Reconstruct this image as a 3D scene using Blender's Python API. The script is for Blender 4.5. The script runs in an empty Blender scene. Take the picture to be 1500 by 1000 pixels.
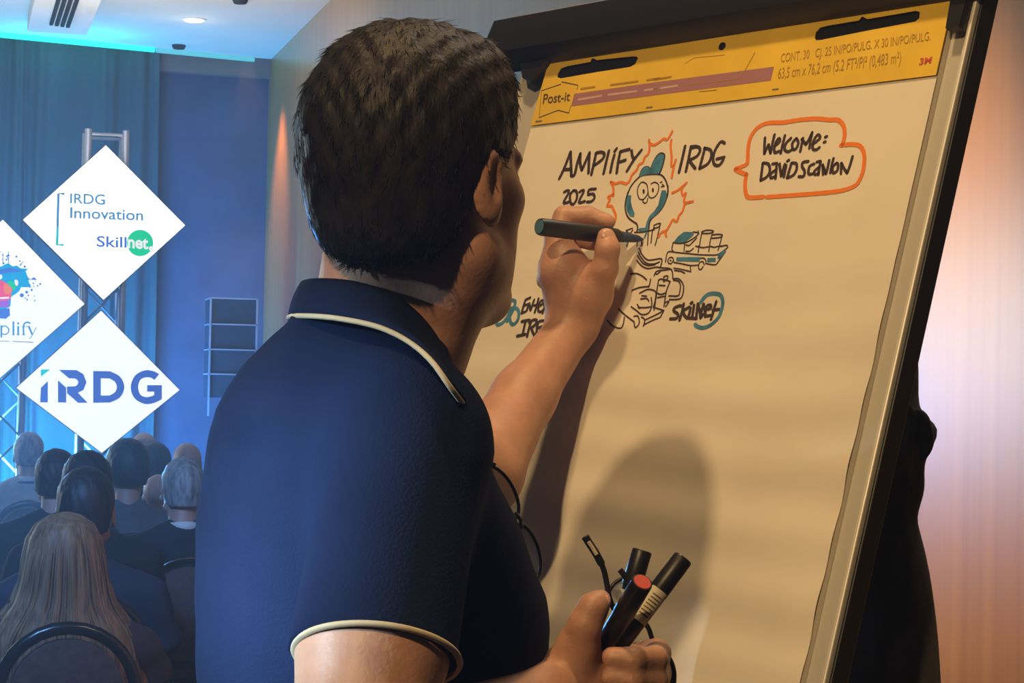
import bpy, bmesh, math, random
import numpy as np
from mathutils import Vector, Matrix
random.seed(7); rng = np.random.default_rng(11)
scene = bpy.context.scene
COL = scene.collection
R_ = math.radians

# ------------------------------------------------------------------ camera
FPX = 3044.0
CAM = np.array([0., 0., 1.48])
PSI = math.atan2(830, FPX); PIT = math.atan2(80, FPX); ROLL = R_(1.15)
F_ = np.array([math.sin(PSI)*math.cos(PIT), math.cos(PSI)*math.cos(PIT), math.sin(PIT)])
_r = np.array([math.cos(PSI), -math.sin(PSI), 0.]); _u = np.cross(_r, F_)
RX = math.cos(ROLL)*_r + math.sin(ROLL)*_u
UY = -math.sin(ROLL)*_r + math.cos(ROLL)*_u
cd = bpy.data.cameras.new('camera'); cam = bpy.data.objects.new('camera', cd); COL.objects.link(cam)
cd.sensor_width = 36; cd.lens = FPX/1500*36; cd.clip_start = 0.05; cd.clip_end = 200
cam.matrix_world = Matrix(((RX[0], UY[0], -F_[0], CAM[0]), (RX[1], UY[1], -F_[1], CAM[1]),
                           (RX[2], UY[2], -F_[2], CAM[2]), (0, 0, 0, 1)))
scene.camera = cam
vs = scene.view_settings
vs.view_transform = 'Standard'; vs.look = 'None'; vs.exposure = 0.0; vs.gamma = 1.0; vs.use_curve_mapping = False

# ------------------------------------------------------------------ world and lamps
w = bpy.data.worlds.new('world'); scene.world = w; w.use_nodes = True
w.node_tree.nodes['Background'].inputs[0].default_value = (0.35, 0.45, 0.75, 1)
w.node_tree.nodes['Background'].inputs[1].default_value = 0.035

HAZE = 0.016
if HAZE:
    vn = w.node_tree.nodes.new('ShaderNodeVolumeScatter'); vn.inputs['Density'].default_value = HAZE; vn.inputs['Anisotropy'].default_value = 0.55
    vn.inputs['Color'].default_value = (.9, .95, 1, 1)
    w.node_tree.links.new(vn.outputs[0], w.node_tree.nodes['World Output'].inputs['Volume'])

def lamp(name, kind, loc, target, energy, color, size=0.1, angle=60, blend=0.6, size_y=None):
    l = bpy.data.lights.new(name, kind); o = bpy.data.objects.new(name, l); COL.objects.link(o)
    o.location = loc; l.energy = energy; l.color = color
    if target is not None:
        o.rotation_euler = (Vector(target)-Vector(loc)).to_track_quat('-Z', 'Y').to_euler()
    if kind == 'SPOT':
        l.spot_size = R_(angle); l.spot_blend = blend; l.shadow_soft_size = size
    elif kind == 'AREA':
        l.shape = 'RECTANGLE'; l.size = size; l.size_y = size_y or size
    else:
        l.shadow_soft_size = size
    return o

WARM = (1.0, 0.66, 0.30)
lamp('ceiling_spot_on_flip_chart', 'SPOT', (-1.69, -1.03, 3.86), (0.80, 2.2, 1.45), 400, WARM, 0.075, 36, 0.5)
lamp('ceiling_spot_above_flip_chart', 'SPOT', (0.30, 1.65, 3.9), (0.90, 2.25, 1.6), 150, WARM, 0.10, 62, 0.9)
lamp('ceiling_warm_wall_light', 'SPOT', (1.30, 4.5, 3.9), (2.33, 4.65, 0.35), 950, (1.0, 0.58, 0.20), 0.1, 44, 1.0)
lamp('corner_warm_wall_light', 'SPOT', (2.05, 15.0, 3.9), (2.33, 15.2, 1.0), 240, (1.0, 0.45, 0.2), 0.05, 64, 0.9)
lamp('stage_wash', 'AREA', (-3.4, 15.2, 2.1), (0.5, 4.0, 1.5), 185, (0.74, 0.95, 1.0), 3.4, size_y=1.5)
lamp('blue_beam_on_presenter', 'SPOT', (-3.6, 1.25, 2.35), (0.14, 1.66, 1.365), 3500, (0.52, 0.76, 0.90), 0.12, 6.5, 1.0)  # added spot, stands in for the bluish veiling glare over his back
lamp('blue_house_light', 'SPOT', (-1.0, 3.1, 3.7), (0.0, 8.6, 0.9), 1100, (0.18, 0.42, 1.0), 0.5, 62, 0.9)  # added fill, tints the audience's backs blue
lamp('blue_stage_low_flood', 'AREA', (0.75, 13.9, 0.8), (1.0, 15.7, 1.3), 330, (0.06, 0.33, 1.0), 1.0)
lamp('cyan_floor_uplight', 'SPOT', (0.35, 15.0, 0.25), (0.6, 15.5, 1.5), 170, (0.0, 0.85, 0.9), 0.1, 100, 0.9)
lamp('cyan_cove_light', 'AREA', (0.2, 15.40, 4.25), (0.2, 15.6, 3.2), 5.0, (0.0, 0.9, 0.8), 2.6, size_y=0.1)
lamp('cyan_vent_glow', 'AREA', (0.75, 15.05, 3.70), (0.75, 15.0, 5.0), 3.0, (0.0, 0.95, 0.8), 0.8, size_y=0.15)
lamp('blue_back_light', 'SPOT', (-0.25, 15.0, 1.4), (0.6, 5.0, 1.0), 1700, (0.07, 0.36, 1.0), 0.3, 34, 1.0)
lamp('ceiling_dim_house_light', 'AREA', (1.7, 2.9, 3.95), (1.7, 2.9, 0), 22, (1.0, .78, .55), 1.0)  # unseen area light, added as ambient fill for the jacket and wall
lamp('ceiling_cool_bounce', 'AREA', (0.8, 12.6, 2.9), (1.4, 13.6, 4.0), 34, (0.90, 0.90, 0.95), 1.6)

# ------------------------------------------------------------------ helpers
def at(u, v, d):
    return CAM + d*(F_ + RX*(u-750)/FPX - UY*(v-500)/FPX)
def C3(u, v, d):                     # camera-aligned metric coordinates
    return np.array([(u-750)/FPX*d, (500-v)/FPX*d, d])
def c2w(p):
    p = np.asarray(p, float)
    return CAM + p[..., 0:1]*RX + p[..., 1:2]*UY + p[..., 2:3]*F_
class Plane:
    def __init__(s, o, r, up):
        s.o = np.array(o, float); s.r = np.array(r, float); s.u = np.array(up, float); s.n = np.cross(s.r, s.u)
    def ab(s, u, v):
        q = F_ + RX*(u-750)/FPX - UY*(v-500)/FPX
        t = ((s.o-CAM) @ s.n)/(q @ s.n); P = CAM+t*q
        return np.array([(P-s.o) @ s.r, (P-s.o) @ s.u])
    def pt(s, a, b, off=0.):
        return s.o + a*s.r + b*s.u + off*s.n
    def px(s, u, v, off=0.):
        a, b = s.ab(u, v); return s.pt(a, b, off)

def tag(o, label=None, cat=None, group=None, kind=None):
    if label: o['label'] = label
    if cat: o['category'] = cat
    if group: o['group'] = group
    if kind: o['kind'] = kind
    return o
def empty(name, loc, label, cat, group=None, rz=0.):
    o = bpy.data.objects.new(name, None); COL.objects.link(o)
    o.location = tuple(loc); o.rotation_euler = (0, 0, rz); o.empty_display_size = .05
    return tag(o, label, cat, group)
def link(name, me, m, parent=None, world=True):
    o = bpy.data.objects.new(name, me); COL.objects.link(o)
    if m is not None: me.materials.append(m)
    if parent is not None:
        o.parent = parent
        if world:
            o.matrix_parent_inverse = parent_world(parent).inverted()
    return o
def parent_world(p):
    M = Matrix.LocRotScale(p.location, p.rotation_euler, p.scale)
    if p.parent is not None:
        return parent_world(p.parent) @ p.matrix_parent_inverse @ M
    return M
class MB:
    """collects pieces of one part"""
    def __init__(s): s.bm = bmesh.new()
    def faces(s, pts, fs):
        vs_ = [s.bm.verts.new(tuple(p)) for p in pts]
        for f in fs:
            try: s.bm.faces.new([vs_[i] for i in f])
            except ValueError: pass
        return vs_
    def hexa(s, p):       # 8 corners: bottom 4 then top 4
        s.faces(p, [(0,3,2,1),(4,5,6,7),(0,1,5,4),(1,2,6,5),(2,3,7,6),(3,0,4,7)])
    def box(s, x0, x1, y0, y1, z0, z1):
        s.hexa([(x0,y0,z0),(x1,y0,z0),(x1,y1,z0),(x0,y1,z0),(x0,y0,z1),(x1,y0,z1),(x1,y1,z1),(x0,y1,z1)])
    def pbox(s, pl, a0, a1, b0, b1, n0, n1):
        s.hexa([pl.pt(a,b,n) for n in (n0,n1) for a,b in ((a0,b0),(a1,b0),(a1,b1),(a0,b1))])
    def tube(s, pts, r, n=10, cap=True, closed=False):
        pts = [Vector(p) for p in pts]; m = len(pts)
        rr = r if hasattr(r, '__len__') else [r]*m
        rings = []; prev = None
        for i, p in enumerate(pts):
            if closed: t = pts[(i+1) % m]-pts[i-1]
            else: t = pts[min(i+1, m-1)]-pts[max(i-1, 0)]
            t.normalize()
            if prev is None:
                q = Vector((0, 0, 1)) if abs(t.z) < .9 else Vector((1, 0, 0))
                a = t.cross(q).normalized()
            else: a = (prev - t*prev.dot(t)).normalized()
            prev = a; b = t.cross(a)
            rings.append([s.bm.verts.new(p+(a*math.cos(k*2*math.pi/n)+b*math.sin(k*2*math.pi/n))*rr[i]) for k in range(n)])
        for i in range(m if closed else m-1):
            A, B = rings[i], rings[(i+1) % m]
            for k in range(n):
                s.bm.faces.new((A[k], A[(k+1) % n], B[(k+1) % n], B[k]))
        if cap and not closed:
            s.bm.faces.new(rings[0][::-1]); s.bm.faces.new(rings[-1])
    def loft(s, rings, cap=True, closed=True):
        V = [[s.bm.verts.new(tuple(p)) for p in r] for r in rings]; n = len(V[0])
        for A, B in zip(V[:-1], V[1:]):
            for k in range(n if closed else n-1):
                s.bm.faces.new((A[k], A[(k+1) % n], B[(k+1) % n], B[k]))
        if cap and closed:
            s.bm.faces.new(V[0][::-1]); s.bm.faces.new(V[-1])
    def poly(s, pts):
        vs_ = [s.bm.verts.new(tuple(p)) for p in pts]
        f = s.bm.faces.new(vs_); bmesh.ops.triangulate(s.bm, faces=[f])
    def prism(s, pts, off):       # closed polygon extruded by vector off
        off = np.asarray(off); n = len(pts)
        vs_ = [s.bm.verts.new(tuple(p)) for p in pts]; wt = [s.bm.verts.new(tuple(np.asarray(p)+off)) for p in pts]
        f1 = s.bm.faces.new(vs_); f2 = s.bm.faces.new(wt[::-1])
        for k in range(n): s.bm.faces.new((vs_[k], vs_[k-1], wt[k-1], wt[k]))
        bmesh.ops.triangulate(s.bm, faces=[f1, f2])
    def build(s, name, m, parent=None, smooth=False, fix=True, bevel=0., autos=None):
        if fix: bmesh.ops.recalc_face_normals(s.bm, faces=s.bm.faces[:])
        me = bpy.data.meshes.new(name); s.bm.to_mesh(me); s.bm.free()
        if smooth: me.polygons.foreach_set('use_smooth', [True]*len(me.polygons))
        if autos:
            me.polygons.foreach_set('use_smooth', [True]*len(me.polygons)); me.set_sharp_from_angle(angle=R_(autos))
        o = link(name, me, m, parent)
        if bevel:
            b = o.modifiers.new('bevel', 'BEVEL'); b.width = bevel; b.segments = 2; b.limit_method = 'ANGLE'; b.angle_limit = R_(40)
        return o

def catmull(P, n=6, closed=False):
    P = [np.asarray(p, float) for p in P]; m = len(P); out = []
    rng_ = range(m if closed else m-1)
    for i in rng_:
        if closed: a, b, c, d = P[i-1], P[i], P[(i+1) % m], P[(i+2) % m]
        else: a, b, c, d = P[max(i-1, 0)], P[i], P[i+1], P[min(i+2, m-1)]
        for k in range(n):
            t = k/n
            out.append(.5*((2*b)+(-a+c)*t+(2*a-5*b+4*c-d)*t*t+(-a+3*b-3*c+d)*t**3))
    if not closed: out.append(P[-1])
    return out

# ------------------------------------------------------------------ materials
def lin(r, g, b):
    f = lambda c: ((c/255+.055)/1.055)**2.4 if c > 10 else c/255/12.92
    return (f(r), f(g), f(b))
def mat(name, col, rough=.6, metal=0., spec=.5, noise=0., scale=20., bump=0., bscale=None, emis=None, estr=1.,
        sss=0., stretch=(1, 1, 1), col2=None, coat=0., sheen=0., alpha=1., trans=0., detail=4.):
    m = bpy.data.materials.new(name); m.use_nodes = True; nt = m.node_tree; b = nt.nodes['Principled BSDF']
    b.inputs['Base Color'].default_value = (*col, 1); b.inputs['Roughness'].default_value = rough
    b.inputs['Metallic'].default_value = metal; b.inputs['Specular IOR Level'].default_value = spec
    if coat: b.inputs['Coat Weight'].default_value = coat; b.inputs['Coat Roughness'].default_value = .2
    if sheen: b.inputs['Sheen Weight'].default_value = sheen
    if sss:
        b.inputs['Subsurface Weight'].default_value = sss; b.inputs['Subsurface Radius'].default_value = (.012, .004, .002)
        b.inputs['Subsurface Scale'].default_value = .6
    if trans: b.inputs['Transmission Weight'].default_value = trans
    if alpha < 1: b.inputs['Alpha'].default_value = alpha
    if emis: b.inputs['Emission Color'].default_value = (*emis, 1); b.inputs['Emission Strength'].default_value = estr
    tc = mp = None
    if noise or bump:
        tc = nt.nodes.new('ShaderNodeTexCoord'); mp = nt.nodes.new('ShaderNodeMapping')
        nt.links.new(tc.outputs['Object'], mp.inputs['Vector']); mp.inputs['Scale'].default_value = stretch
    if noise:
        n = nt.nodes.new('ShaderNodeTexNoise'); n.inputs['Scale'].default_value = scale; n.inputs['Detail'].default_value = detail
        nt.links.new(mp.outputs[0], n.inputs['Vector'])
        mx = nt.nodes.new('ShaderNodeMix'); mx.data_type = 'RGBA'
        c2 = col2 if col2 else tuple(c*(1-noise) for c in col); c1 = col if col2 else tuple(min(1, c*(1+noise*.5)) for c in col)
        mx.inputs['A'].default_value = (*c1, 1); mx.inputs['B'].default_value = (*c2, 1)
        rp = nt.nodes.new('ShaderNodeMapRange'); rp.inputs['From Min'].default_value = .35; rp.inputs['From Max'].default_value = .65
        nt.links.new(n.outputs['Fac'], rp.inputs['Value']); nt.links.new(rp.outputs[0], mx.inputs['Factor'])
        nt.links.new(mx.outputs['Result'], b.inputs['Base Color'])
    if bump:
        n2 = nt.nodes.new('ShaderNodeTexNoise'); n2.inputs['Scale'].default_value = bscale or scale; n2.inputs['Detail'].default_value = 3
        nt.links.new(mp.outputs[0], n2.inputs['Vector'])
        bp = nt.nodes.new('ShaderNodeBump'); bp.inputs['Strength'].default_value = bump; bp.inputs['Distance'].default_value = .004
        nt.links.new(n2.outputs['Fac'], bp.inputs['Height']); nt.links.new(bp.outputs[0], b.inputs['Normal'])
    return m

M = {}
M['paper'] = mat('pad_paper', (.78, .72, .62), .75, spec=.2, noise=.05, scale=6, bump=.12, bscale=30)
M['board'] = mat('board_surface', (.48, .46, .42), .35)
M['alu'] = mat('aluminium_rim', (.85, .82, .75), .3, metal=.3)
M['black'] = mat('black_plastic', (.012, .012, .014), .4)
M['blackmetal'] = mat('black_metal', (.016, .016, .018), .35, metal=.2)
M['yellow'] = mat('yellow_card', (.80, .53, .05), .55, noise=.12, scale=8, bump=.08, bscale=60)
M['purple'] = mat('purple_print', (.36, .17, .20), .6)
M['purple_light'] = mat('pale_purple_print', (.58, .38, .36), .6)
M['brownprint'] = mat('brown_print', (.42, .25, .04), .6)
M['darkprint'] = mat('dark_print', (.10, .07, .03), .6)
M['redprint'] = mat('red_print', (.55, .09, .05), .6)
M['staple'] = mat('staple_metal', (.85, .75, .55), .25, metal=.8)
M['ink'] = mat('black_ink', (.055, .035, .035), .6)
M['orange'] = mat('orange_ink', (.85, .22, .03), .6)
M['teal'] = mat('teal_ink', (.06, .23, .40), .6, noise=.35, scale=60)
M['skin'] = mat('skin', (.56, .30, .21), .48, noise=.16, scale=28, sss=.12, bump=.12, bscale=260)
M['nail'] = mat('nail', (.66, .40, .32), .25)
M['hair'] = mat('dark_brown_hair', (.025, .021, .019), .5, spec=.26, noise=.5, scale=90, stretch=(1, 1, .25), bump=.5, bscale=170)
M['shirt'] = mat('navy_pique', (.009, .017, .055), .9, spec=.08, noise=.2, scale=6, bump=.25, bscale=420)
M['piping'] = mat('cream_piping', (.62, .54, .38), .8)
M['trousers'] = mat('dark_trousers', (.02, .021, .028), .9, noise=.2, scale=30)
M['shoe'] = mat('shoe_leather', (.03, .018, .012), .35)
M['wood'] = None
M['lens'] = mat('spectacle_lens', (.55, .6, .65), .06, alpha=.35)
M['label'] = mat('white_label', (.62, .56, .42), .6)
M['grip'] = mat('blue_marker_tip', (.03, .06, .16), .5)
M['bluecap'] = mat('blue_marker_end', (.08, .20, .26), .5)
M['redcap'] = mat('red_marker_end', (.60, .08, .05), .5)
M['darkredcap'] = mat('dark_red_marker_end', (.16, .02, .02), .5)
M['jacket'] = mat('black_cloth', (.050, .042, .034), .85, noise=.3, scale=14, bump=.3, bscale=60, sheen=.1)
M['screen'] = mat('lit_screen', (.8, .8, .8), .5, emis=(.93, .95, .95), estr=1.05)
def emat(n, r, g, b, k=1.): c = lin(r, g, b); return mat(n, (0, 0, 0), .8, spec=0, emis=c, estr=k)
M['s_blue'] = emat('screen_blue', 62, 98, 190); M['s_lblue'] = emat('screen_light_blue', 75, 145, 200)
M['s_green'] = emat('screen_green', 0, 212, 140); M['s_white'] = emat('screen_white', 250, 252, 250)
M['s_cyan'] = emat('screen_cyan', 0, 170, 225); M['s_pink'] = emat('screen_pink', 250, 75, 120)
M['s_orange'] = emat('screen_orange', 250, 135, 80); M['s_purple'] = emat('screen_purple', 165, 95, 215)
M['s_mid'] = emat('screen_mid_blue', 70, 120, 215); M['s_grey'] = emat('screen_grey', 140, 150, 165)
M['s_teal'] = emat('screen_teal', 20, 200, 205)
M['edge'] = mat('screen_edge', (.02, .02, .025), .5)
M['truss'] = mat('truss_aluminium', (.30, .31, .34), .45, metal=.6)
M['curtain'] = mat('blue_grey_curtain', (.045, .085, .095), .9, noise=.25, scale=4, stretch=(1, 1, .1))
M['navywall'] = mat('dark_navy_wall', (.045, .07, .12), .8, noise=.2, scale=3)
M['bulk'] = mat('brown_bulkhead', (.16, .12, .11), .7)
M['ceil'] = mat('white_ceiling', (.74, .73, .69), .9, noise=.04, scale=2)
M['carpet'] = mat('carpet', (.05, .05, .07), .95, noise=.4, scale=60)
M['plainwall'] = mat('plain_wall', (.3, .28, .27), .9, noise=.1, scale=2)
M['slot'] = mat('dark_slot', (.006, .008, .01), .7)
M['lampglow'] = mat('lamp_glow', (1, 1, 1), .5, emis=(1, .93, .78), estr=14)
M['steel'] = mat('speaker_edge', (.55, .58, .66), .35, metal=.6)
M['speaker'] = mat('speaker_black', (.03, .035, .05), .6, noise=.2, scale=30)

def wood_mat():
    m = bpy.data.materials.new('wood_panel'); m.use_nodes = True; nt = m.node_tree; b = nt.nodes['Principled BSDF']
    tc = nt.nodes.new('ShaderNodeTexCoord'); mp = nt.nodes.new('ShaderNodeMapping')
    mp.inputs['Scale'].default_value = (1, 14, .22); nt.links.new(tc.outputs['Object'], mp.inputs['Vector'])
    n = nt.nodes.new('ShaderNodeTexNoise'); n.inputs['Scale'].default_value = 1.1; n.inputs['Detail'].default_value = 6
    nt.links.new(mp.outputs[0], n.inputs['Vector'])
    cr = nt.nodes.new('ShaderNodeValToRGB'); e = cr.color_ramp.elements
    e[0].position = .3; e[0].color = (.36, .18, .04, 1); e[1].position = .72; e[1].color = (.47, .26, .07, 1)
    nt.links.new(n.outputs['Fac'], cr.inputs[0]); nt.links.new(cr.outputs[0], b.inputs['Base Color'])
    b.inputs['Roughness'].default_value = .30; b.inputs['Specular IOR Level'].default_value = .75
    b.inputs['Coat Weight'].default_value = .35; b.inputs['Coat Roughness'].default_value = .30
    return m
M['wood'] = wood_mat()

# ------------------------------------------------------------------ signed distance bodies
class Field:
    def __init__(s, lo, hi, h):
        s.lo = np.array(lo, float); s.h = h
        s.n = np.maximum(4, np.ceil((np.array(hi)-s.lo)/h).astype(int)+1)
        s.a = np.full(tuple(s.n), .08, np.float32)
    def _box(s, lo, hi):
        i0 = np.clip(np.floor((lo-s.lo)/s.h).astype(int), 0, s.n); i1 = np.clip(np.ceil((hi-s.lo)/s.h).astype(int)+1, 0, s.n)
        if np.any(i1 <= i0): return None
        g = [(s.lo[k]+s.h*np.arange(i0[k], i1[k])).astype(np.float32) for k in range(3)]
        return (slice(i0[0], i1[0]), slice(i0[1], i1[1]), slice(i0[2], i1[2])), g[0][:, None, None], g[1][None, :, None], g[2][None, None, :]
    def put(s, sl, d, k, op):
        A = s.a[sl]
        if op == 'u':
            if k <= 0: np.minimum(A, d, out=A); return
            hh = np.clip(.5+.5*(A-d)/k, 0, 1); s.a[sl] = A+(d-A)*hh-k*hh*(1-hh)
        elif op == 's':
            d = -d
            hh = np.clip(.5-.5*(A-d)/k, 0, 1); s.a[sl] = A+(d-A)*hh+k*hh*(1-hh)
    def cap(s, p0, p1, r0, r1=None, k=.012, op='u', flat=None):
        p0 = np.asarray(p0, float); p1 = np.asarray(p1, float); r1 = r0 if r1 is None else r1
        pad = max(r0, r1)+k+.03
        q = s._box(np.minimum(p0, p1)-pad, np.maximum(p0, p1)+pad)
        if q is None: return s
        sl, X, Y, Z = q; d = p1-p0; L = max(d @ d, 1e-9)
        t = np.clip(((X-p0[0])*d[0]+(Y-p0[1])*d[1]+(Z-p0[2])*d[2])/L, 0, 1)
        D = np.sqrt((X-p0[0]-t*d[0])**2+(Y-p0[1]-t*d[1])**2+(Z-p0[2]-t*d[2])**2)-(r0+(r1-r0)*t)
        s.put(sl, D.astype(np.float32), k, op); return s
    def chain(s, pts, rs, k=.01):
        for i in range(len(pts)-1): s.cap(pts[i], pts[i+1], rs[i], rs[i+1], k)
        return s
    def ell(s, c, r, ax=np.eye(3), k=.012, op='u'):
        c = np.asarray(c, float); r = np.asarray(r, float); ax = np.asarray(ax, float); pad = max(r)+k+.03
        q = s._box(c-pad, c+pad)
        if q is None: return s
        sl, X, Y, Z = q; X = X-c[0]; Y = Y-c[1]; Z = Z-c[2]
        k0 = 0; k1 = 0
        for i in range(3):
            e = X*ax[i][0]+Y*ax[i][1]+Z*ax[i][2]; k0 = k0+(e/r[i])**2; k1 = k1+(e/r[i]**2)**2
        k0 = np.sqrt(k0); k1 = np.sqrt(k1)+1e-6
        s.put(sl, (k0*(k0-1)/k1).astype(np.float32), k, op); return s
    def grids(s):
        return s._box(s.lo, s.lo+s.h*(s.n-1))[1:]
    def mesh(s, xf=None):
        import openvdb
        g = openvdb.FloatGrid(); s.a[0] = s.a[-1] = .05; s.a[:, 0] = s.a[:, -1] = .05; s.a[:, :, 0] = s.a[:, :, -1] = .05
        g.copyFromArray(np.ascontiguousarray(s.a)); P, T, Q = g.convertToPolygons(0.0, 0.0)
        P = s.lo+P*s.h
        if xf is not None: P = xf(P)
        return P, T, Q
def field_obj(name, fl, m, parent, xf=None, smooth=1, extra=None, flip=None):
    P, T, Q = fl.mesh(xf)
    bm = bmesh.new(); V = [bm.verts.new(tuple(p)) for p in P]
    for f in list(Q)+list(T):
        try: bm.faces.new([V[i] for i in f])
        except ValueError: pass
    for _ in range(smooth): bmesh.ops.smooth_vert(bm, verts=bm.verts[:], factor=.5, use_axis_x=True, use_axis_y=True, use_axis_z=True)
    bmesh.ops.recalc_face_normals(bm, faces=bm.faces[:])
    if bm.calc_volume(signed=True) < 0: bmesh.ops.reverse_faces(bm, faces=bm.faces[:])
    for f in bm.faces: f.smooth = True
    if extra: extra(bm)
    me = bpy.data.meshes.new(name); bm.to_mesh(me); bm.free()
    return link(name, me, m, parent)

def head_skin(fl, T, ax, s=1., ears=True):
    """a head with brow, eye sockets, nose, lips, chin and ears; T maps (lateral, forward, up) to field space"""
    e = lambda c, r, k=.012, op='u': fl.ell(T(c), np.array(r)*s, ax, k, op)
    c = lambda p, q, r0, r1, k=.012, op='u': fl.cap(T(p), T(q), r0*s, r1*s, k, op)
    e((0, -.010, .032), (.077, .096, .088)); e((0, .028, -.03), (.063, .064, .082), .02)
    for g in (-1, 1):
        c((g*.052, .0, -.062), (g*.024, .068, -.103), .02, .017, .02)
        e((g*.043, .057, -.022), (.022, .026, .022), .018)
        e((g*.030, .086, -.004), (.014, .012, .011), .01)           # eye
        c((g*.012, .094, .014), (g*.046, .074, .014), .0085, .008, .012)   # brow
        e((g*.013, .100, -.034), (.010, .011, .009), .008)          # nostril wing
        if ears:
            a2 = np.array(ax); ang = R_(22)*g
            lat = a2[0]*math.cos(ang)+a2[1]*math.sin(ang)*-1; fw = a2[1]*math.cos(ang)+a2[0]*math.sin(ang)
            fl.ell(T((g*.081, -.014, -.012)), np.array((.006, .016, .030))*s, np.array([lat, fw, a2[2]]), .006)
            fl.ell(T((g*.079, -.004, -.034)), np.array((.007, .010, .013))*s, ax, .006)
            fl.ell(T((g*.086, -.009, -.008)), np.array((.004, .008, .017))*s, np.array([lat, fw, a2[2]]), .004, 's')
    e((0, .078, -.106), (.022, .018, .018), .02)
    c((0, .092, .008), (0, .112, -.030), .008, .012, .01)
    c((-.018, .090, -.065), (0, .096, -.064), .007, .0075, .008); c((.018, .090, -.065), (0, .096, -.064), .007, .0075, .008); c((-.016, .089, -.078), (0, .094, -.079), .007, .008, .008); c((.016, .089, -.078), (0, .094, -.079), .007, .008, .008)
    c((-.024, .101, -.0715), (.024, .101, -.0715), .0012, .0012, .003, 's')

def hairline(fwd):
    return np.interp(fwd, [-.14, -.06, -.034, -.026, -.012, .012, .030, .050, .072, .13], [-.088, -.084, -.066, -.040, .012, .016, .004, .036, .070, .085])

# ------------------------------------------------------------------ the room
XW, YB, ZC = 2.33, 15.75, 4.0
mb = MB(); mb.box(-9, XW+.2, -6, YB+.2, -.1, 0); tag(mb.build('floor', M['carpet']), kind='structure')
mb = MB(); mb.box(XW, XW+.15, -6, YB+.15, 0, ZC+.5); tag(mb.build('wall_right', M['wood']), kind='structure')
mb = MB(); mb.box(-9, XW, YB, YB+.15, 0, ZC+.6); tag(mb.build('wall_back', M['navywall']), kind='structure')
mb = MB(); mb.box(-9.15, -9, -6, YB, 0, ZC+.5); tag(mb.build('wall_left', M['plainwall']), kind='structure')
mb = MB(); mb.box(-9, XW, -6.15, -6, 0, ZC+.5); tag(mb.build('wall_front', M['plainwall']), kind='structure')
ceil_pl = Plane((0, 0, ZC), (1, 0, 0), (0, 1, 0))
e0 = ceil_pl.ab(0, 49); e1 = ceil_pl.ab(370, 85)
sl_ = (e1[1]-e0[1])/(e1[0]-e0[0])
ye = lambda x: min(YB, e0[1]+sl_*(x-e0[0])) if x > -3 else e0[1]-.4
mb = MB(); mb.prism([(-9, -6, ZC), (XW, -6, ZC), (XW, ye(XW), ZC), (e0[0], ye(e0[0]), ZC), (-9, ye(-9), ZC)], (0, 0, .06))
tag(mb.build('ceiling', M['ceil']), kind='structure')
mb = MB(); mb.box(-9, XW, 14.8, YB, ZC+.5, ZC+.6); tag(mb.build('trim_1', M['ceil']), kind='structure')     # roof of the light cove
mb = MB(); mb.box(1.47, XW, YB-.10, YB, 3.86, ZC+.5); tag(mb.build('trim_2', M['bulk']), kind='structure')
mb = MB(); mb.box(XW-.015, XW, -6, YB, 0, .12); tag(mb.build('baseboard_right', M['bulk']), kind='structure')

# lowered ceiling panel with a slotted air vent
vp = Plane((0, 0, 3.90), (1, 0, 0), (0, 1, 0))
q = [vp.px(-2+50, -14), vp.px(150, -14), vp.px(127, 52), vp.px(42, 37)]
y1 = max(q[2][1], q[3][1]); x0, x1 = q[3][0], q[2][0]
vent = empty('air_vent', (x0, y1, 3.90), 'pale ceiling air vent panel with four dark slots, beside the teal lit edge', 'vent')
mb = MB(); mb.box(x0, x1, 9.0, y1, 3.90, 3.999); mb.build('vent_panel', M['ceil'], vent)
for k in range(4):
    uu = 76+9.5*k
    a = vp.px(uu-2-k*1.4+1, 34+k*1.2); xx = a[0]; mb = MB(); mb.box(xx-.012, xx+.012, 10.5, a[1], 3.885, 3.9005); mb.build('vent_slot', M['slot'], vent)
# downlight and two small fixtures
p = ceil_pl.px(284, 28)
dl = empty('ceiling_downlight', p, 'small round lit downlight in the pale ceiling', 'light')
mb = MB(); n = 24
mb.loft([[(p[0]+r*math.cos(t*2*math.pi/n), p[1]+r*math.sin(t*2*math.pi/n), z) for t in range(n)] for r, z in ((.085, ZC), (.083, ZC-.008), (.064, ZC-.008), (.064, ZC-.002))], cap=False)
mb.build('trim_ring', M['ceil'], dl)
mb = MB(); mb.loft([[(p[0]+r*math.cos(t*2*math.pi/n), p[1]+r*math.sin(t*2*math.pi/n), z) for t in range(n)] for r, z in ((.063, ZC-.004), (.058, ZC-.014))]); mb.build('lamp', M['lampglow'], dl)
l = lamp('downlight_lamp', 'POINT', (p[0], p[1], ZC-.16), None, .7, (1, .9, .75), .05)
for (u, v, lab) in ((262, 66, 'small dark ceiling fixture near the back edge of the ceiling'), (352, -1, 'small dark ceiling fixture at the top edge, right of the downlight')):
    p = ceil_pl.px(u, v); mb = MB()
    mb.loft([[(p[0]+r*math.cos(t*2*math.pi/n), p[1]+r*1.0*math.sin(t*2*math.pi/n), z) for t in range(n)] for r, z in ((.05, ZC), (.05, ZC-.01), (.04, ZC-.028), (.02, ZC-.03))])
    tag(mb.build('ceiling_sensor', M['slot'], smooth=False), lab, 'ceiling fixture')

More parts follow.
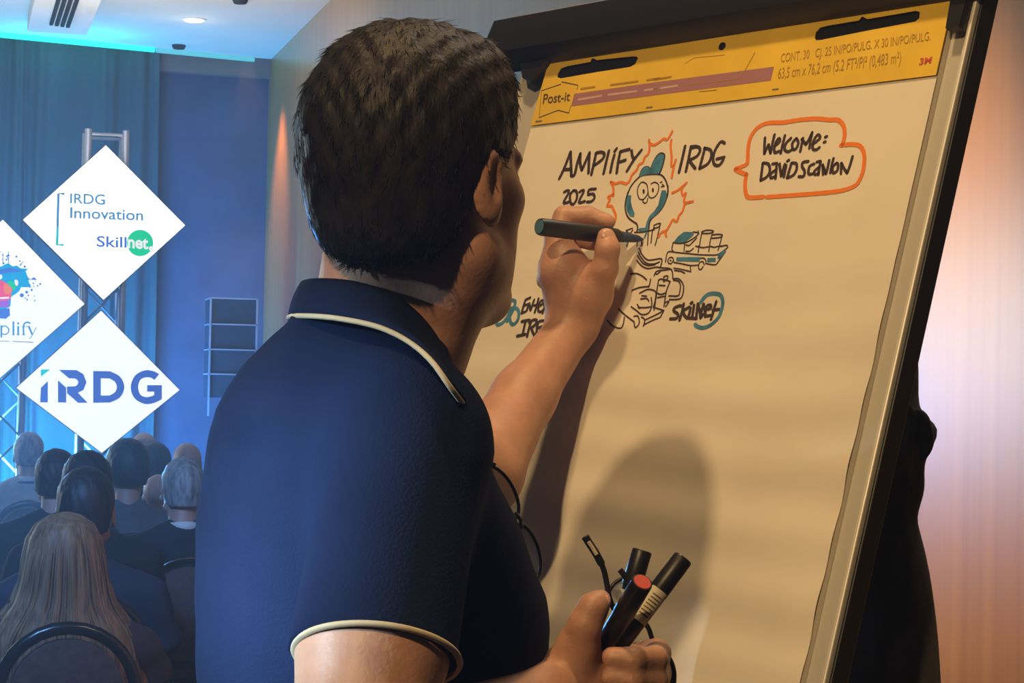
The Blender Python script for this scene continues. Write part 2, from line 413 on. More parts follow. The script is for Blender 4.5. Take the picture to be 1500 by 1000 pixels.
M['led'] = mat('cyan_led', (.1, .5, .5), .5, emis=lin(0, 235, 205), estr=1.1); M['led2'] = mat('dim_cyan_led', (.2, .4, .4), .5, emis=lin(70, 170, 165), estr=.9)  # cyan light on the ceiling edge trim, put in as emission
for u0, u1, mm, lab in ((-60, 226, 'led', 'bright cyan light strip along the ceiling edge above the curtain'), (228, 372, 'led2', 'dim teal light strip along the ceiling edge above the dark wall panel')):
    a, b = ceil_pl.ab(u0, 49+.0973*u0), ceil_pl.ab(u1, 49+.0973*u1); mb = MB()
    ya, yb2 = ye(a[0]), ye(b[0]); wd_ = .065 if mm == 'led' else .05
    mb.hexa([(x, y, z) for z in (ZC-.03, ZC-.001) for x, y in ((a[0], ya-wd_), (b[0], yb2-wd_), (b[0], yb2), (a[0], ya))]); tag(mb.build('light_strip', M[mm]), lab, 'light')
# curtain along the back wall
mb = MB(); xs = np.linspace(-3.2, 1.49, 420); rows = []
ph = np.cumsum(.55+.35*np.sin(xs*5.1)+.25*np.sin(xs*11.7+1))
for z in np.linspace(0.02, 4.3, 12):
    g = .75+.25*math.cos(z*.8)
    rows.append([(x+.012*math.sin(ph[i]*.31+z), 15.55+(.045*math.sin(ph[i]*.55)+.02*math.sin(ph[i]*1.27+.6))*g, z) for i, x in enumerate(xs)])
mb.loft(rows, cap=False, closed=False)
cur = mb.build('curtain', M['curtain'], smooth=True, fix=False); s_ = cur.modifiers.new('thick', 'SOLIDIFY'); s_.thickness = .006
tag(cur, 'tall pleated blue grey stage curtain along the back wall', 'curtain')

# trusses
def truss(name, x, y, z1, wd, label):
    t = empty(name, (x, y, 0), label, 'truss', 'stage truss towers')
    cs = [(-wd/2, -wd/2), (wd/2, -wd/2), (wd/2, wd/2), (-wd/2, wd/2)]
    for a, b in cs:
        mb = MB(); mb.tube([(x+a, y+b, .02), (x+a, y+b, z1)], .025, 10); mb.build('chord', M['truss'], t, autos=40)
    mb = MB(); mb.box(x-wd*.7, x+wd*.7, y-wd*.7, y+wd*.7, 0, .02); mb.build('base_plate', M['truss'], t)
    for k in range(4):
        A, B = cs[k], cs[(k+1) % 4]; mb = MB(); z = .15; fl_ = 0; pts = []
        while z < z1-.05:
            c = A if fl_ else B; pts.append((x+c[0], y+c[1], z)); z += .25; fl_ ^= 1
        mb.tube(pts, .011, 6)
        for zz in (.12, z1-.03, z1-.28): mb.tube([(x+A[0], y+A[1], zz), (x+B[0], y+B[1], zz)], .011, 6)
        mb.build('lattice', M['truss'], t)
    return t
SY = 13.6
sg = Plane((0.5, SY, 1.5), (1, 0, 0), (0, 0, 1))
a = Plane((0, 13.695, 0), (1, 0, 0), (0, 0, 1))
zt = a.px(156, 190)[2]; zl = a.px(0, 400)[2]
truss('truss_tower', a.px(157, 200)[0], 13.695+.125, zt, .24, 'aluminium lattice truss tower rising behind the two right hand diamond screens')
truss('truss_tower', a.px(4, 600)[0], 13.695+.125, zl, .24, 'aluminium lattice truss tower at the left edge below the splash logo screen')

# screens
def ribbon(mb, pl, pts, wpx, off, smooth=True, s=(0, 0, 1.), taper=False):
    """an ink stroke traced on a plane; pts in crop coordinates"""
    ox, oy, k = s
    P = [(ox+x/k, oy+y/k) for x, y in pts]
    if smooth and len(P) > 2: P = catmull(P, 5)
    Q = [pl.ab(x, y) for x, y in P]
    W = [np.linalg.norm(pl.ab(x+wpx*.5, y+wpx*.2)-pl.ab(x-wpx*.5, y-wpx*.2))*.46 for x, y in (P[0], P[-1])]
    w_ = (W[0]+W[1])/2; n = len(Q); L = []; Rr = []
    for i in range(n):
        t = Q[min(i+1, n-1)]-Q[max(i-1, 0)]; t = t/(np.linalg.norm(t)+1e-9); nn = np.array([-t[1], t[0]])
        ww = w_*(.85+.3*math.sin(i*1.7+P[0][0])**2*.5)
        L.append(Q[i]+nn*ww); Rr.append(Q[i]-nn*ww)
    t0 = (Q[0]-Q[1]); t0 /= np.linalg.norm(t0)+1e-9; t1 = Q[-1]-Q[-2]; t1 /= np.linalg.norm(t1)+1e-9
    L.insert(0, Q[0]+t0*w_*.7+(L[0]-Q[0])*.5); Rr.insert(0, Q[0]+t0*w_*.7+(Rr[0]-Q[0])*.5)
    L.append(Q[-1]+t1*w_*.7+(L[-1]-Q[-1])*.5); Rr.append(Q[-1]+t1*w_*.7+(Rr[-1]-Q[-1])*.5)
    V = [[mb.bm.verts.new(tuple(pl.pt(*q, off(*q) if callable(off) else off))) for q in (l_, r_)] for l_, r_ in zip(L, Rr)]
    for A, B in zip(V[:-1], V[1:]):
        try: mb.bm.faces.new((A[0], A[1], B[1], B[0]))
        except ValueError: pass
def fillpoly(mb, pl, pts, off, s=(0, 0, 1.), smooth=False):
    ox, oy, k = s; P = [(ox+x/k, oy+y/k) for x, y in pts]
    if smooth: P = catmull(P, 4, closed=True)
    Q = [pl.ab(*p) for p in P]
    mb.poly([pl.pt(*q, off(*q) if callable(off) else off) for q in Q])
def disc(mb, pl, cx, cy, rx, ry, off, s=(0, 0, 1.), n=28):
    fillpoly(mb, pl, [(cx+rx*math.cos(i*2*math.pi/n), cy+ry*math.sin(i*2*math.pi/n)) for i in range(n)], off, s)
def text_mesh(body, thick=0., spacing=1.):
    c = bpy.data.curves.new('lettering', 'FONT'); c.body = body; c.offset = thick; c.space_character = spacing; c.resolution_u = 4
    o = bpy.data.objects.new('lettering', c); COL.objects.link(o); bpy.context.view_layer.update()
    dg = bpy.context.evaluated_depsgraph_get(); me = bpy.data.meshes.new_from_object(o.evaluated_get(dg))
    bpy.data.objects.remove(o); bpy.data.curves.remove(c)
    return me
def text_quad(name, body, pl, quad, off, m, parent, thick=0., s=(0, 0, 1.), spacing=1.):
    me = text_mesh(body, thick, spacing); ox, oy, k = s
    q = [pl.ab(ox+x/k, oy+y/k) for x, y in quad]      # TL TR BR BL
    co = np.array([v.co[:] for v in me.vertices]); lo = co.min(0); hi = co.max(0)
    for v, c in zip(me.vertices, co):
        x = (c[0]-lo[0])/(hi[0]-lo[0]); y = (c[1]-lo[1])/(hi[1]-lo[1])
        ab = (1-y)*((1-x)*q[3]+x*q[2])+y*((1-x)*q[0]+x*q[1])
        v.co = tuple(pl.pt(*ab, off(*ab) if callable(off) else off))
    return link(name, me, m, parent)

def diamond(pts, label, yoff=0.):
    P = [sg.px(*p) for p in pts]; c = sum(P)/4
    t = empty('diamond_screen', c, label, 'screen', 'diamond screens on the stage')
    mb = MB(); mb.prism(P, (0, -.004, 0)); mb.build('screen_face', M['screen'], t)
    Pb = [c+(p-c)*1.012 for p in P]; mb = MB(); mb.prism([p+np.array([0, .07, 0]) for p in Pb], (0, -.068, 0)); mb.build('housing', M['edge'], t)
    return t
UP = diamond([(155, 213), (271, 330), (151.5, 439), (34, 322)], 'upper white diamond screen reading IRDG Innovation with a green circle')
LO = diamond([(148, 455), (263, 571), (149, 663), (24, 568)], 'lower white diamond screen with large blue IRDG letters, above the audience')
LE = diamond([(4, 322), (124, 445), (-3, 556), (-125, 436)], 'white diamond screen with the colourful splash light bulb, cut off at left edge')
so = .008
k1 = (0, 180, 3.571)
mb = MB()
ribbon(mb, sg, [(333, 371), (305, 371), (301, 540)], 4.0, so, False, k1); mb.build('bracket_mark', M['s_lblue'], UP)
mb = MB(); ribbon(mb, sg, [(301, 545), (298, 637), (328, 638)], 4.0, so, False, k1); mb.build('bracket_mark', M['s_teal'], UP)
text_quad('lettering', 'IRDG', sg, [(367, 368), (549, 374), (549, 430), (366, 421)], so, M['s_lblue'], UP, .014, k1)
text_quad('lettering', 'Innovation', sg, [(367, 440), (748, 455), (748, 512), (366, 499)], so, M['s_lblue'], UP, .014, k1)
text_quad('lettering', 'Skill', sg, [(506, 590), (662, 596), (662, 654), (505, 648)], so, M['s_mid'], UP, .014, k1)
mb = MB(); disc(mb, sg, 732, 628, 69, 69, so, k1); mb.build('logo_circle', M['s_green'], UP)
text_quad('lettering', 'net', sg, [(668, 596), (775, 604), (775, 662), (668, 656)], so+.003, M['s_white'], UP, .03, k1)
mb = MB(); disc(mb, sg, 790, 657, 12, 12, so+.003, k1); ribbon(mb, sg, [(800, 664), (790, 676)], 2.5, so+.003, False, k1); mb.build('logo_dot', M['s_white'], UP)
k2 = (0, 420, 3.571)
mb = MB()
fillpoly(mb, sg, [(213, 528), (250, 492), (250, 604), (210, 604)], so, k2)
def band(outer, inner, closed):
    n_ = len(outer)
    for i in range(n_ if closed else n_-1):
        fillpoly(mb, sg, [outer[i], outer[(i+1) % n_], inner[(i+1) % n_], inner[i]], so, k2)
fillpoly(mb, sg, [(303, 488), (346, 527), (346, 605), (303, 604)], so, k2); fillpoly(mb, sg, [(350, 556), (404, 550), (458, 606), (408, 606)], so, k2)
band([(308, 434), (400, 435), (436, 456), (452, 498), (437, 538), (404, 556), (350, 557)], [(360, 478), (392, 479), (404, 487), (410, 499), (404, 512), (392, 520), (350, 521)], False)
D1, D2 = catmull([(575, 441), (628, 470), (650, 524), (628, 577), (575, 605)], 4), catmull([(572, 479), (600, 496), (611, 524), (600, 551), (572, 568)], 4)
band([(487, 440)]+D1+[(487, 606)], [(527, 478)]+D2+[(527, 568)], True)
G1, G2 = catmull([(832, 456), (800, 440), (755, 437), (705, 465), (683, 524), (703, 582), (755, 612), (805, 607), (845, 588)], 4), catmull([(808, 486), (785, 474), (758, 474), (733, 487), (722, 524), (733, 562), (760, 576), (787, 573), (806, 565)], 4)
band(G1, G2, False); fillpoly(mb, sg, [(769, 514), (846, 514), (846, 588), (806, 566), (806, 548), (769, 548)], so, k2)
mb.build('lettering', M['s_blue'], LO)
mb = MB(); fillpoly(mb, sg, [(213, 432), (263, 432), (213, 470)], so, k2); mb.build('logo_arrow', M['s_teal'], LO)
k3 = (0, 340, 5.263)
mb = MB(); fillpoly(mb, sg, [(-200, 300), (-150, 262), (-100, 268), (-40, 250), (0, 268), (35, 250), (65, 240), (95, 262), (130, 258), (160, 278), (215, 284), (190, 305), (180, 330), (228, 362), (178, 372), (165, 395), (245, 424), (170, 418), (150, 452), (118, 478), (84, 505), (70, 580), (-60, 590), (-100, 500), (-170, 440)], so, k3, True); mb.build('splash', M['s_cyan'], LE)
mb = MB(); fillpoly(mb, sg, [(-40, 385), (0, 372), (50, 392), (95, 440), (82, 480), (72, 520), (-40, 520)], so+.002, k3, True); mb.build('splash', M['s_pink'], LE)
mb = MB(); fillpoly(mb, sg, [(60, 385), (95, 380), (120, 415), (112, 450), (90, 430)], so+.001, k3, True); mb.build('splash', M['s_green'], LE)
mb = MB(); fillpoly(mb, sg, [(-60, 285), (0, 290), (70, 275), (150, 290), (170, 300), (90, 310), (20, 320), (-60, 320)], so+.001, k3, True); mb.build('splash', M['s_mid'], LE)
mb = MB(); fillpoly(mb, sg, [(30, 400), (60, 405), (90, 440), (70, 478), (35, 470)], so+.004, k3, True); mb.build('splash', M['s_orange'], LE)
mb = MB(); fillpoly(mb, sg, [(-40, 522), (70, 515), (66, 578), (-40, 580)], so+.002, k3); mb.build('splash', M['s_purple'], LE)
mb = MB(); fillpoly(mb, sg, [(-30, 600), (72, 585), (78, 640), (45, 668), (-10, 664)], so+.002, k3); mb.build('bulb_base', M['s_mid'], LE)
def drop(dx, dy, dr):
    mb = MB(); disc(mb, sg, dx, dy, dr, dr, so, k3, 10); mb.build('splash_drop', M['s_mid'], LE)
for i in range(30):
    an = random.uniform(-1.75, .95); rr = random.uniform(205, 290); drop(20+rr*math.cos(an), 400+rr*math.sin(an)*.9, random.uniform(3, 9))
for d_ in ((168, 486, 16), (205, 462, 11), (65, 178, 9), (28, 240, 8), (190, 265, 9), (215, 360, 10)): drop(*d_)
for a0, a1 in (((65, 240), (66, 150)), ((22, 245), (22, 165)), ((185, 415), (240, 425)), ((190, 365), (280, 362)), ((150, 260), (180, 225))):
    mb = MB(); ribbon(mb, sg, [a0, a1], 1.2, so, False, k3); mb.build('splash_streak', M['s_mid'], LE)
mb = MB(); fillpoly(mb, sg, [(110, 375), (125, 366), (140, 380), (136, 410), (122, 412)], so+.004, k3, True); mb.build('splash_highlight', M['s_white'], LE)
mb = MB(); ribbon(mb, sg, [(5, 508), (66, 505)], 3, so+.005, False, k3); mb.build('splash_highlight', M['s_white'], LE)
mb = MB(); disc(mb, sg, 5, 345, 13, 18, so+.004, k3); mb.build('splash_highlight', M['s_white'], LE)
mb = MB()
for pts, ww in (([(10, 722), (10, 808)], 3.0), ([(10, 735), (38, 722), (66, 745), (62, 775), (36, 788), (10, 780)], 2.0), ([(103, 692), (103, 790)], 3.0), ([(140, 728), (140, 790)], 3.0), ([(182, 790), (182, 718), (205, 694), (232, 702)], 2.6), ([(165, 727), (212, 727)], 1.2), ([(222, 727), (246, 785)], 3.0), ([(278, 735), (240, 808), (226, 818)], 1.3),
                ([(92, 790), (116, 790)], 1.1), ([(128, 790), (153, 790)], 1.1), ([(170, 790), (196, 790)], 1.1),
                ([(-20, 725), (-20, 788)], 3.), ([(-20, 735), (-45, 722), (-52, 740), (-52, 788)], 2.2), ([(-52, 735), (-78, 722), (-88, 740), (-88, 788)], 2.2), ([(-120, 788), (-150, 690), (-185, 788)], 2.4), ([(-132, 755), (-172, 755)], 1.2)):
    ribbon(mb, sg, pts, ww, so, True, k3)
disc(mb, sg, 140, 702, 9, 9, so, k3, 12); mb.build('lettering', M['s_lblue'], LE)
mb = MB(); ribbon(mb, sg, [(-60, 836), (74, 841)], 1.4, so, False, k3); ribbon(mb, sg, [(100, 841), (255, 849)], 1.6, so, False, k3); mb.build('underline', M['s_grey'], LE)

# column of speaker boxes on a stand by the right wall
rk = Plane((1.8, 14.2, 1.5), (1, 0, 0), (0, 0, 1))
zz = [rk.px(340, v)[2] for v in (437, 475, 512, 548, 584)]
xa, xb = rk.px(308, 470)[0], rk.px(376, 470)[0]
sp = empty('speaker_column', (.5*(xa+xb), 14.35, 0), 'dark column of stacked loudspeaker boxes with pale edges beside the wood wall', 'speaker')
for k in range(4):
    mb = MB(); mb.box(xa, xb, 14.2, 14.5, zz[k+1]+.006, zz[k]-.004); mb.build('speaker_box', M['speaker'], sp, bevel=.006)
    mb = MB(); mb.box(xa-.003, xb+.003, 14.185, 14.5, zz[k]-.006, zz[k]+.004); mb.build('top_edge', M['steel'], sp)  # light along the box tops, put in as a pale strip
for x in (xa, xb):
    mb = MB(); mb.box(x-.006, x+.006, 14.185, 14.2, zz[4]-.12, zz[0]); mb.build('side_rail', M['steel'], sp)
mb = MB(); mb.tube([(.5*(xa+xb), 14.35, .03), (.5*(xa+xb), 14.35, zz[4]+.01)], .02, 10); mb.build('pole', M['blackmetal'], sp)
for k in range(3):
    t = k*2.094+.5; c = (.5*(xa+xb), 14.35); mb = MB(); mb.tube([(c[0], c[1], .5), (c[0]+.3*math.cos(t), c[1]+.3*math.sin(t), .012)], .012, 8); mb.build('leg', M['blackmetal'], sp)
# ------------------------------------------------------------------ the flip chart
AZ, LEAN = R_(63.6), R_(18.3)
A0 = at(778.6, 185, 2.66)
_bn = np.array([-math.sin(AZ), -math.cos(AZ), 0.])
BPL = Plane(A0, (math.cos(AZ), -math.sin(AZ), 0.), math.cos(LEAN)*np.array([0, 0, 1.])-math.sin(LEAN)*_bn)
foot = BPL.pt(.3, -1.9); 
ez = empty('flip_chart_easel', (foot[0], foot[1], 0), 'black flip chart easel with pale rim and leaning board behind the large paper pad', 'easel')
mb = MB(); mb.pbox(BPL, -.050, .656, -1.02, .15, -.030, -.0095); mb.build('board_panel', M['board'], ez, bevel=.002)
for s_, (a0, a1), (c0, c1) in ((1, (.656, .6615), (.6605, .6645)), (-1, (-.0555, -.050), (-.0585, -.0545))):
    mb = MB(); mb.pbox(BPL, a0, a1, -1.03, .15, -.012, -.004); mb.build('aluminium_rim', M['alu'], ez, bevel=.0015)
    mb = MB(); mb.pbox(BPL, c0, c1, -1.05, .15, -.036, -.011); mb.build('side_rail', M['blackmetal'], ez, bevel=.0015)
    mb = MB(); lt = (c0+c1)/2-s_*.03; zt_ = BPL.pt(lt, -.9)[2]; bft = -A0[2]/BPL.u[2]
    mb.tube([BPL.pt(lt, -.7, -.06), BPL.pt(lt, bft+.03, -.06)], .014, 12); mb.build('leg', M['blackmetal'], ez, autos=40)
    mb = MB(); p = BPL.pt(lt, bft+.03, -.06); mb.tube([(p[0], p[1], .0), (p[0], p[1], .05)], .02, 12); mb.build('rubber_foot', M['black'], ez, autos=40)
bt = BPL.pt(.3, .05, -.05); bl = np.array([bt[0]+.42, bt[1]+.21, .01])
mb = MB(); mb.tube([bt, bl], .014, 12); mb.build('leg', M['blackmetal'], ez, autos=40)
mb = MB(); mb.pbox(BPL, -.06, .68, -1.06, -1.03, -.03, .06); mb.build('pen_tray', M['black'], ez, bevel=.003)
# clamp bar: a rounded profile swept along the top of the board
prof = [(-.034, .155), (-.02, .163), (.012, .160), (.030, .148), (.034, .120), (.030, .100), (.012, .088), (-.004, .086), (-.006, .12), (-.03, .12)]
mb = MB(); mb.loft([[BPL.pt(a, b, n) for n, b in prof] for a in (-.098, -.094, .3, .700, .704)]); mb.build('clamp_bar', M['black'], ez, autos=35)
mb = MB(); mb.tube([BPL.pt(-.095, .1625, .006), BPL.pt(.70, .1625, .006)], .0022, 6); mb.build('bar_edge', M['steel'], ez)
mb = MB(); mb.prism([BPL.pt(a, b, .012) for a, b in ((-.050, .10), (-.030, .066), (-.012, .058), (.006, .085), (.012, .10))], BPL.n*-.014); mb.build('clamp_tooth', M['black'], ez)
mb = MB(); mb.prism([BPL.pt(a, b, .010) for a, b in ((.637, .10), (.659, .10), (.657, .050), (.640, .050))], BPL.n*-.012); mb.build('clamp_tooth', M['black'], ez)

def wv(a, b):
    s_ = min(1, max(0, (-b-.12)/.25)); t = .0011*math.sin(b*88+1.3*math.sin(a*6+b*4)+.7)*s_+.0008*math.sin(b*41+a*9)*s_
    t += .0009*math.exp(-((a-.22-(-b)*.55)/.02)**2)*max(0, 1-(-b)/.14) if b > -.14 else 0
    return t
IN1 = lambda a, b: wv(a, b)+.0006
IN2 = lambda a, b: wv(a, b)+.0010
pad = empty('flip_chart_pad', BPL.pt(.3, -.76), 'large white flip chart pad with yellow header, cartoon light bulb drawing and handwriting', 'paper pad')
mb = MB(); na, nb = 44, 110
V = [[mb.bm.verts.new(tuple(BPL.pt(.635*i/na, -.762*j/nb, wv(.635*i/na, -.762*j/nb)))) for i in range(na+1)] for j in range(nb+1)]
for j in range(nb):
    for i in range(na): mb.bm.faces.new((V[j][i], V[j+1][i], V[j+1][i+1], V[j][i+1]))
sheet = mb.build('top_sheet', M['paper'], pad, smooth=True, fix=False)
mb = MB(); mb.pbox(BPL, .001, .634, -.760, .09, -.0092, -.0022); mb.build('sheet_block', M['paper'], pad)
# yellow header card with two hand slots and a peg hole
def card(holes, outline, th, name, m, parent, n0):
    c = bpy.data.curves.new(name, 'CURVE'); c.dimensions = '2D'; c.fill_mode = 'BOTH'; c.extrude = th/2
    for P in [outline]+holes:
        sp_ = c.splines.new('POLY'); sp_.points.add(len(P)-1); sp_.use_cyclic_u = True
        for k, q in enumerate(P): sp_.points[k].co = (q[0], q[1], 0, 1)
    o = bpy.data.objects.new(name, c); COL.objects.link(o); bpy.context.view_layer.update()
    me = bpy.data.meshes.new_from_object(o.evaluated_get(bpy.context.evaluated_depsgraph_get()))
    bpy.data.objects.remove(o); bpy.data.curves.remove(c)
    for v in me.vertices: v.co = tuple(BPL.pt(v.co.x, v.co.y, n0+v.co.z))
    return link(name, me, m, parent)
bpx = lambda L, ox=0, oy=0, k=1.: [BPL.ab(ox+x/k, oy+y/k) for x, y in L]
slot1 = bpx(([(360, 405), (365, 365), (400, 310), (470, 285), (725, 237), (735, 205), (760, 198), (795, 218), (1180, 178), (1235, 180), (1250, 200), (1215, 265), (1160, 295), (800, 350), (400, 420)]), 770, 60, 7.5)
slot2 = bpx(([(315, 275), (322, 235), (355, 202), (400, 190), (628, 152), (652, 123), (690, 142), (1030, 84), (1062, 92), (1058, 135), (1030, 160), (700, 222), (360, 290), (325, 292)]), 1130, 0, 4.84)
hole = bpx([(1059.5+5.4*math.cos(t)-1.6*math.sin(t), 69+6.*math.sin(t)) for t in np.linspace(0, 6.28, 18)[:-1]])
strip = card([slot1, slot2, hole], [(0, 0), (.635, 0), (.635, .105), (.014, .105), (0.002, .088)], .0012, 'header_card', M['yellow'], pad, .0018)
mb = MB(); mb.pbox(BPL, .02, .62, .028, .10, -.0021, -.0012); mb.build('card_backing', M['black'], pad)
def art(name, m, items, parent=pad, lvl=IN1):
    """items: (kind, crop, pts, width)"""
    mb = MB()
    for it in items:
        if it[0] == 'r': ribbon(mb, BPL, it[2], it[3], lvl, True, it[1])
        elif it[0] == 'l': ribbon(mb, BPL, it[2], it[3], lvl, False, it[1])
        elif it[0] == 'f': fillpoly(mb, BPL, it[2], lvl, it[1], len(it) > 3)
        elif it[0] == 'd': disc(mb, BPL, *it[2], lvl, it[1], 14)
    o = mb.build(name, m, parent, fix=False)
    return o
Z2, Z3, Z4 = (770, 60, 7.5), (960, 40, 7.5), (1130, 0, 4.84)
HC = .0027
hc = lambda a, b: HC
hc2 = lambda a, b: HC+.0002
art('printed_band', M['purple'], [('f', (0, 0, 1), [(843.5, 138.6), (960, 122), (1136, 99), (1131, 119.3), (960, 140.8), (838.5, 157)])], strip, hc)
for it_ in [('l', Z2, [(190, 555), (402, 484)], 1), ('l', Z2, [(412, 458), (590, 495), (580, 540)], 1), ('l', Z2, [(165, 850), (372, 770), (490, 800)], 1), ('l', Z2, [(190, 555), (165, 850)], .5), ('l', Z2, [(510, 722), (490, 800)], .7)]: art('printed_line', M['darkprint'], [it_], strip, hc)
text_quad('lettering', 'Post-it', BPL, [(216, 592), (512, 566), (500, 668), (204, 704)], hc2, M['darkprint'], strip, .012, Z2)
for it_ in [('l', Z2, [(595, 655), (850, 612)], 2.4), ('l', Z2, [(925, 602), (1235, 562)], 2.4), ('l', Z2, [(1325, 552), (1490, 530)], 2.4), ('l', Z3, [(0, 690), (260, 652)], 2.4)]: art('printed_line', M['purple_light'], [it_], strip, hc2)
for it_ in [('l', Z2, [(625, 535), (775, 512)], 2), ('l', Z2, [(950, 492), (1250, 452)], 2), ('l', Z2, [(1350, 440), (1490, 418)], 2), ('l', Z3, [(0, 585), (190, 552)], 2), ('l', Z3, [(385, 642), (700, 605), (945, 575), (1010, 470), (1110, 285)], .8), ('l', Z3, [(340, 410), (440, 345), (780, 312)], .6), ('l', Z3, [(500, 715), (690, 698)], .8)]: art('printed_line', M['brownprint'], [it_], strip, hc2)
text_quad('lettering', 'CONT. 30   CJ. 25 IN/PO/PULG. X 30 IN/PO/PULG.', BPL, [(82, 388), (1142, 230), (1138, 312), (74, 470)], hc2, M['brownprint'], strip, .0, Z4)
text_quad('lettering', '63,5 cm x 76,2 cm (5.2 FT\u00b2/PI\u00b2 (0,483 m\u00b2)', BPL, [(64, 490), (935, 370), (925, 480), (52, 590)], hc2, M['brownprint'], strip, .0, Z4)
text_quad('lettering', '3M', BPL, [(1066, 420), (1152, 408), (1142, 456), (1056, 470)], hc2, M['redprint'], strip, .03, Z4)
for zc, x, y in ((Z2, 1375, 738), (Z2, 160, 890), (Z3, 1335, 690)):
    art('staple', M['staple'], [('l', zc, [(x-32, y+4), (x+32, y-3)], 1.6)], strip, hc2)

S1, S2, S3 = (810, 210, 10.), (880, 190, 10.), (880, 260, 10.)
S4, S5, S6 = (1090, 180, 8.333), (960, 320, 12.5), (890, 360, 7.692)
S7, S8, S9 = (720, 420, 12.5), (970, 420, 14.29), (1040, 160, 5.769)
IK = M['ink']
L = lambda s, w, *ps: [('r', s, p, w) for p in ps]
art('handwritten_word', IK, L(S1, 3.7, [(95, 520), (175, 350), (262, 125)], [(262, 125), (268, 300), (272, 475)], [(165, 385), (275, 378)],
    [(270, 470), (318, 462), (360, 290), (405, 150)], [(405, 150), (402, 290), (428, 392)], [(428, 392), (485, 260), (540, 135)], [(540, 135), (530, 290), (525, 435)],
    [(565, 462), (600, 310), (635, 140)], [(635, 142), (715, 130), (758, 165), (720, 240), (605, 325)], [(745, 445), (785, 270), (825, 105)],
    [(845, 425), (870, 290), (905, 165)], [(905, 120), (938, 75)], [(938, 435), (960, 270), (992, 115)], [(985, 125), (1050, 105), (1125, 88)], [(985, 272), (1068, 245)],
    [(1155, 105), (1165, 180), (1190, 238)], [(1303, 97), (1190, 242), (1085, 410)]), pad)
S10 = (960, 200, 8.)
art('handwritten_word', IK, L(S2, 3.8, [(1240, 240), (1195, 440), (1150, 630)], [(1325, 250), (1290, 430), (1250, 615)], [(1320, 250), (1400, 245)]) + L((800, 160, 5.), 3.8, [(1065, 285), (1110, 275), (1130, 300), (1105, 345), (1045, 375)], [(1050, 375), (1075, 410), (1095, 435)],
    [(1165, 285), (1145, 360), (1125, 435)], [(1160, 285), (1205, 300), (1212, 345), (1185, 400), (1125, 435)], [(1310, 250), (1280, 240), (1240, 300), (1225, 360), (1235, 405), (1270, 410), (1300, 370)], [(1250, 365), (1308, 352)]), pad)
art('handwritten_year', IK, L(S1, 3.2, [(165, 715), (215, 692), (235, 720), (160, 868), (240, 858)], [(300, 692), (255, 760), (262, 868), (308, 888), (355, 800), (347, 705), (300, 692)],
    [(390, 715), (437, 688), (452, 712), (383, 862), (475, 848)], [(632, 668), (532, 682), (520, 755)], [(520, 752), (592, 742), (612, 795), (570, 850), (503, 858)]), pad)
art('blue_underline', M['teal'], [('f', S1, [(445, 932), (588, 940), (578, 992), (440, 1000)])], pad)
art('handwritten_word', IK, L(S4, 3.7, [(258, 180), (252, 280), (250, 378)], [(250, 375), (300, 265)], [(300, 265), (325, 372)], [(325, 370), (350, 250), (375, 142)],
    [(388, 275), (440, 225), (428, 190), (395, 230), (370, 320), (382, 362), (432, 345)], [(502, 152), (475, 260), (450, 372)], [(578, 185), (515, 250), (498, 325), (540, 352), (585, 328)],
    [(640, 190), (592, 250), (600, 322), (640, 312), (665, 240), (640, 190)], [(688, 352), (705, 270), (722, 185)], [(705, 200), (760, 265)], [(760, 262), (800, 190), (835, 115)], [(835, 118), (815, 210), (800, 312)],
    [(852, 255), (930, 185), (902, 145), (852, 220), (840, 312), (880, 330), (925, 298)], [(990, 175), (1015, 165)], [(975, 238), (998, 230)]), pad)
art('handwritten_word', IK, L(S4, 3.7,
    [(232, 490), (218, 600), (205, 702)], [(232, 490), (300, 505), (318, 585), (278, 660), (205, 702)], [(348, 502), (402, 495)], [(402, 492), (395, 590), (385, 682)], [(392, 572), (332, 620), (330, 672), (388, 650)],
    [(435, 500), (455, 652)], [(455, 650), (500, 502)], [(488, 662), (518, 515)], [(528, 468), (552, 455)], [(582, 490), (555, 580), (528, 672)], [(582, 490), (640, 500), (642, 572), (600, 640), (528, 672)]), pad)
art('handwritten_word', IK, L(S4, 3.7, [(790, 470), (722, 482), (712, 535), (742, 590), (728, 652), (668, 655)], [(860, 500), (802, 532), (790, 620), (842, 622)], [(888, 478), (935, 468)], [(938, 470), (920, 560), (910, 635)], [(920, 540), (862, 590), (870, 632), (915, 612)],
    [(962, 510), (968, 632)], [(962, 512), (1002, 622)], [(1002, 622), (1020, 560), (1042, 455)], [(1095, 432), (1072, 520), (1055, 612)], [(1132, 490), (1085, 540), (1092, 610), (1140, 582), (1150, 512), (1132, 490)],
    [(1190, 490), (1185, 622)], [(1190, 492), (1225, 560), (1262, 612)], [(1262, 612), (1295, 520), (1328, 408)]), pad)
art('speech_bubble', M['orange'], L(S9, 5.2, [(215, 505), (300, 472), (320, 440), (325, 330), (345, 240), (400, 160), (490, 117), (620, 112), (760, 90), (900, 80), (1010, 90), (1085, 92), (1130, 140), (1140, 220), (1122, 300)],
    [(1105, 305), (1200, 297), (1270, 312), (1305, 380), (1300, 500), (1270, 590), (1220, 650), (1100, 690), (900, 712), (700, 727), (480, 742)], [(455, 740), (330, 745), (302, 690), (300, 610), (312, 550)], [(312, 552), (260, 532), (215, 508)]), pad)
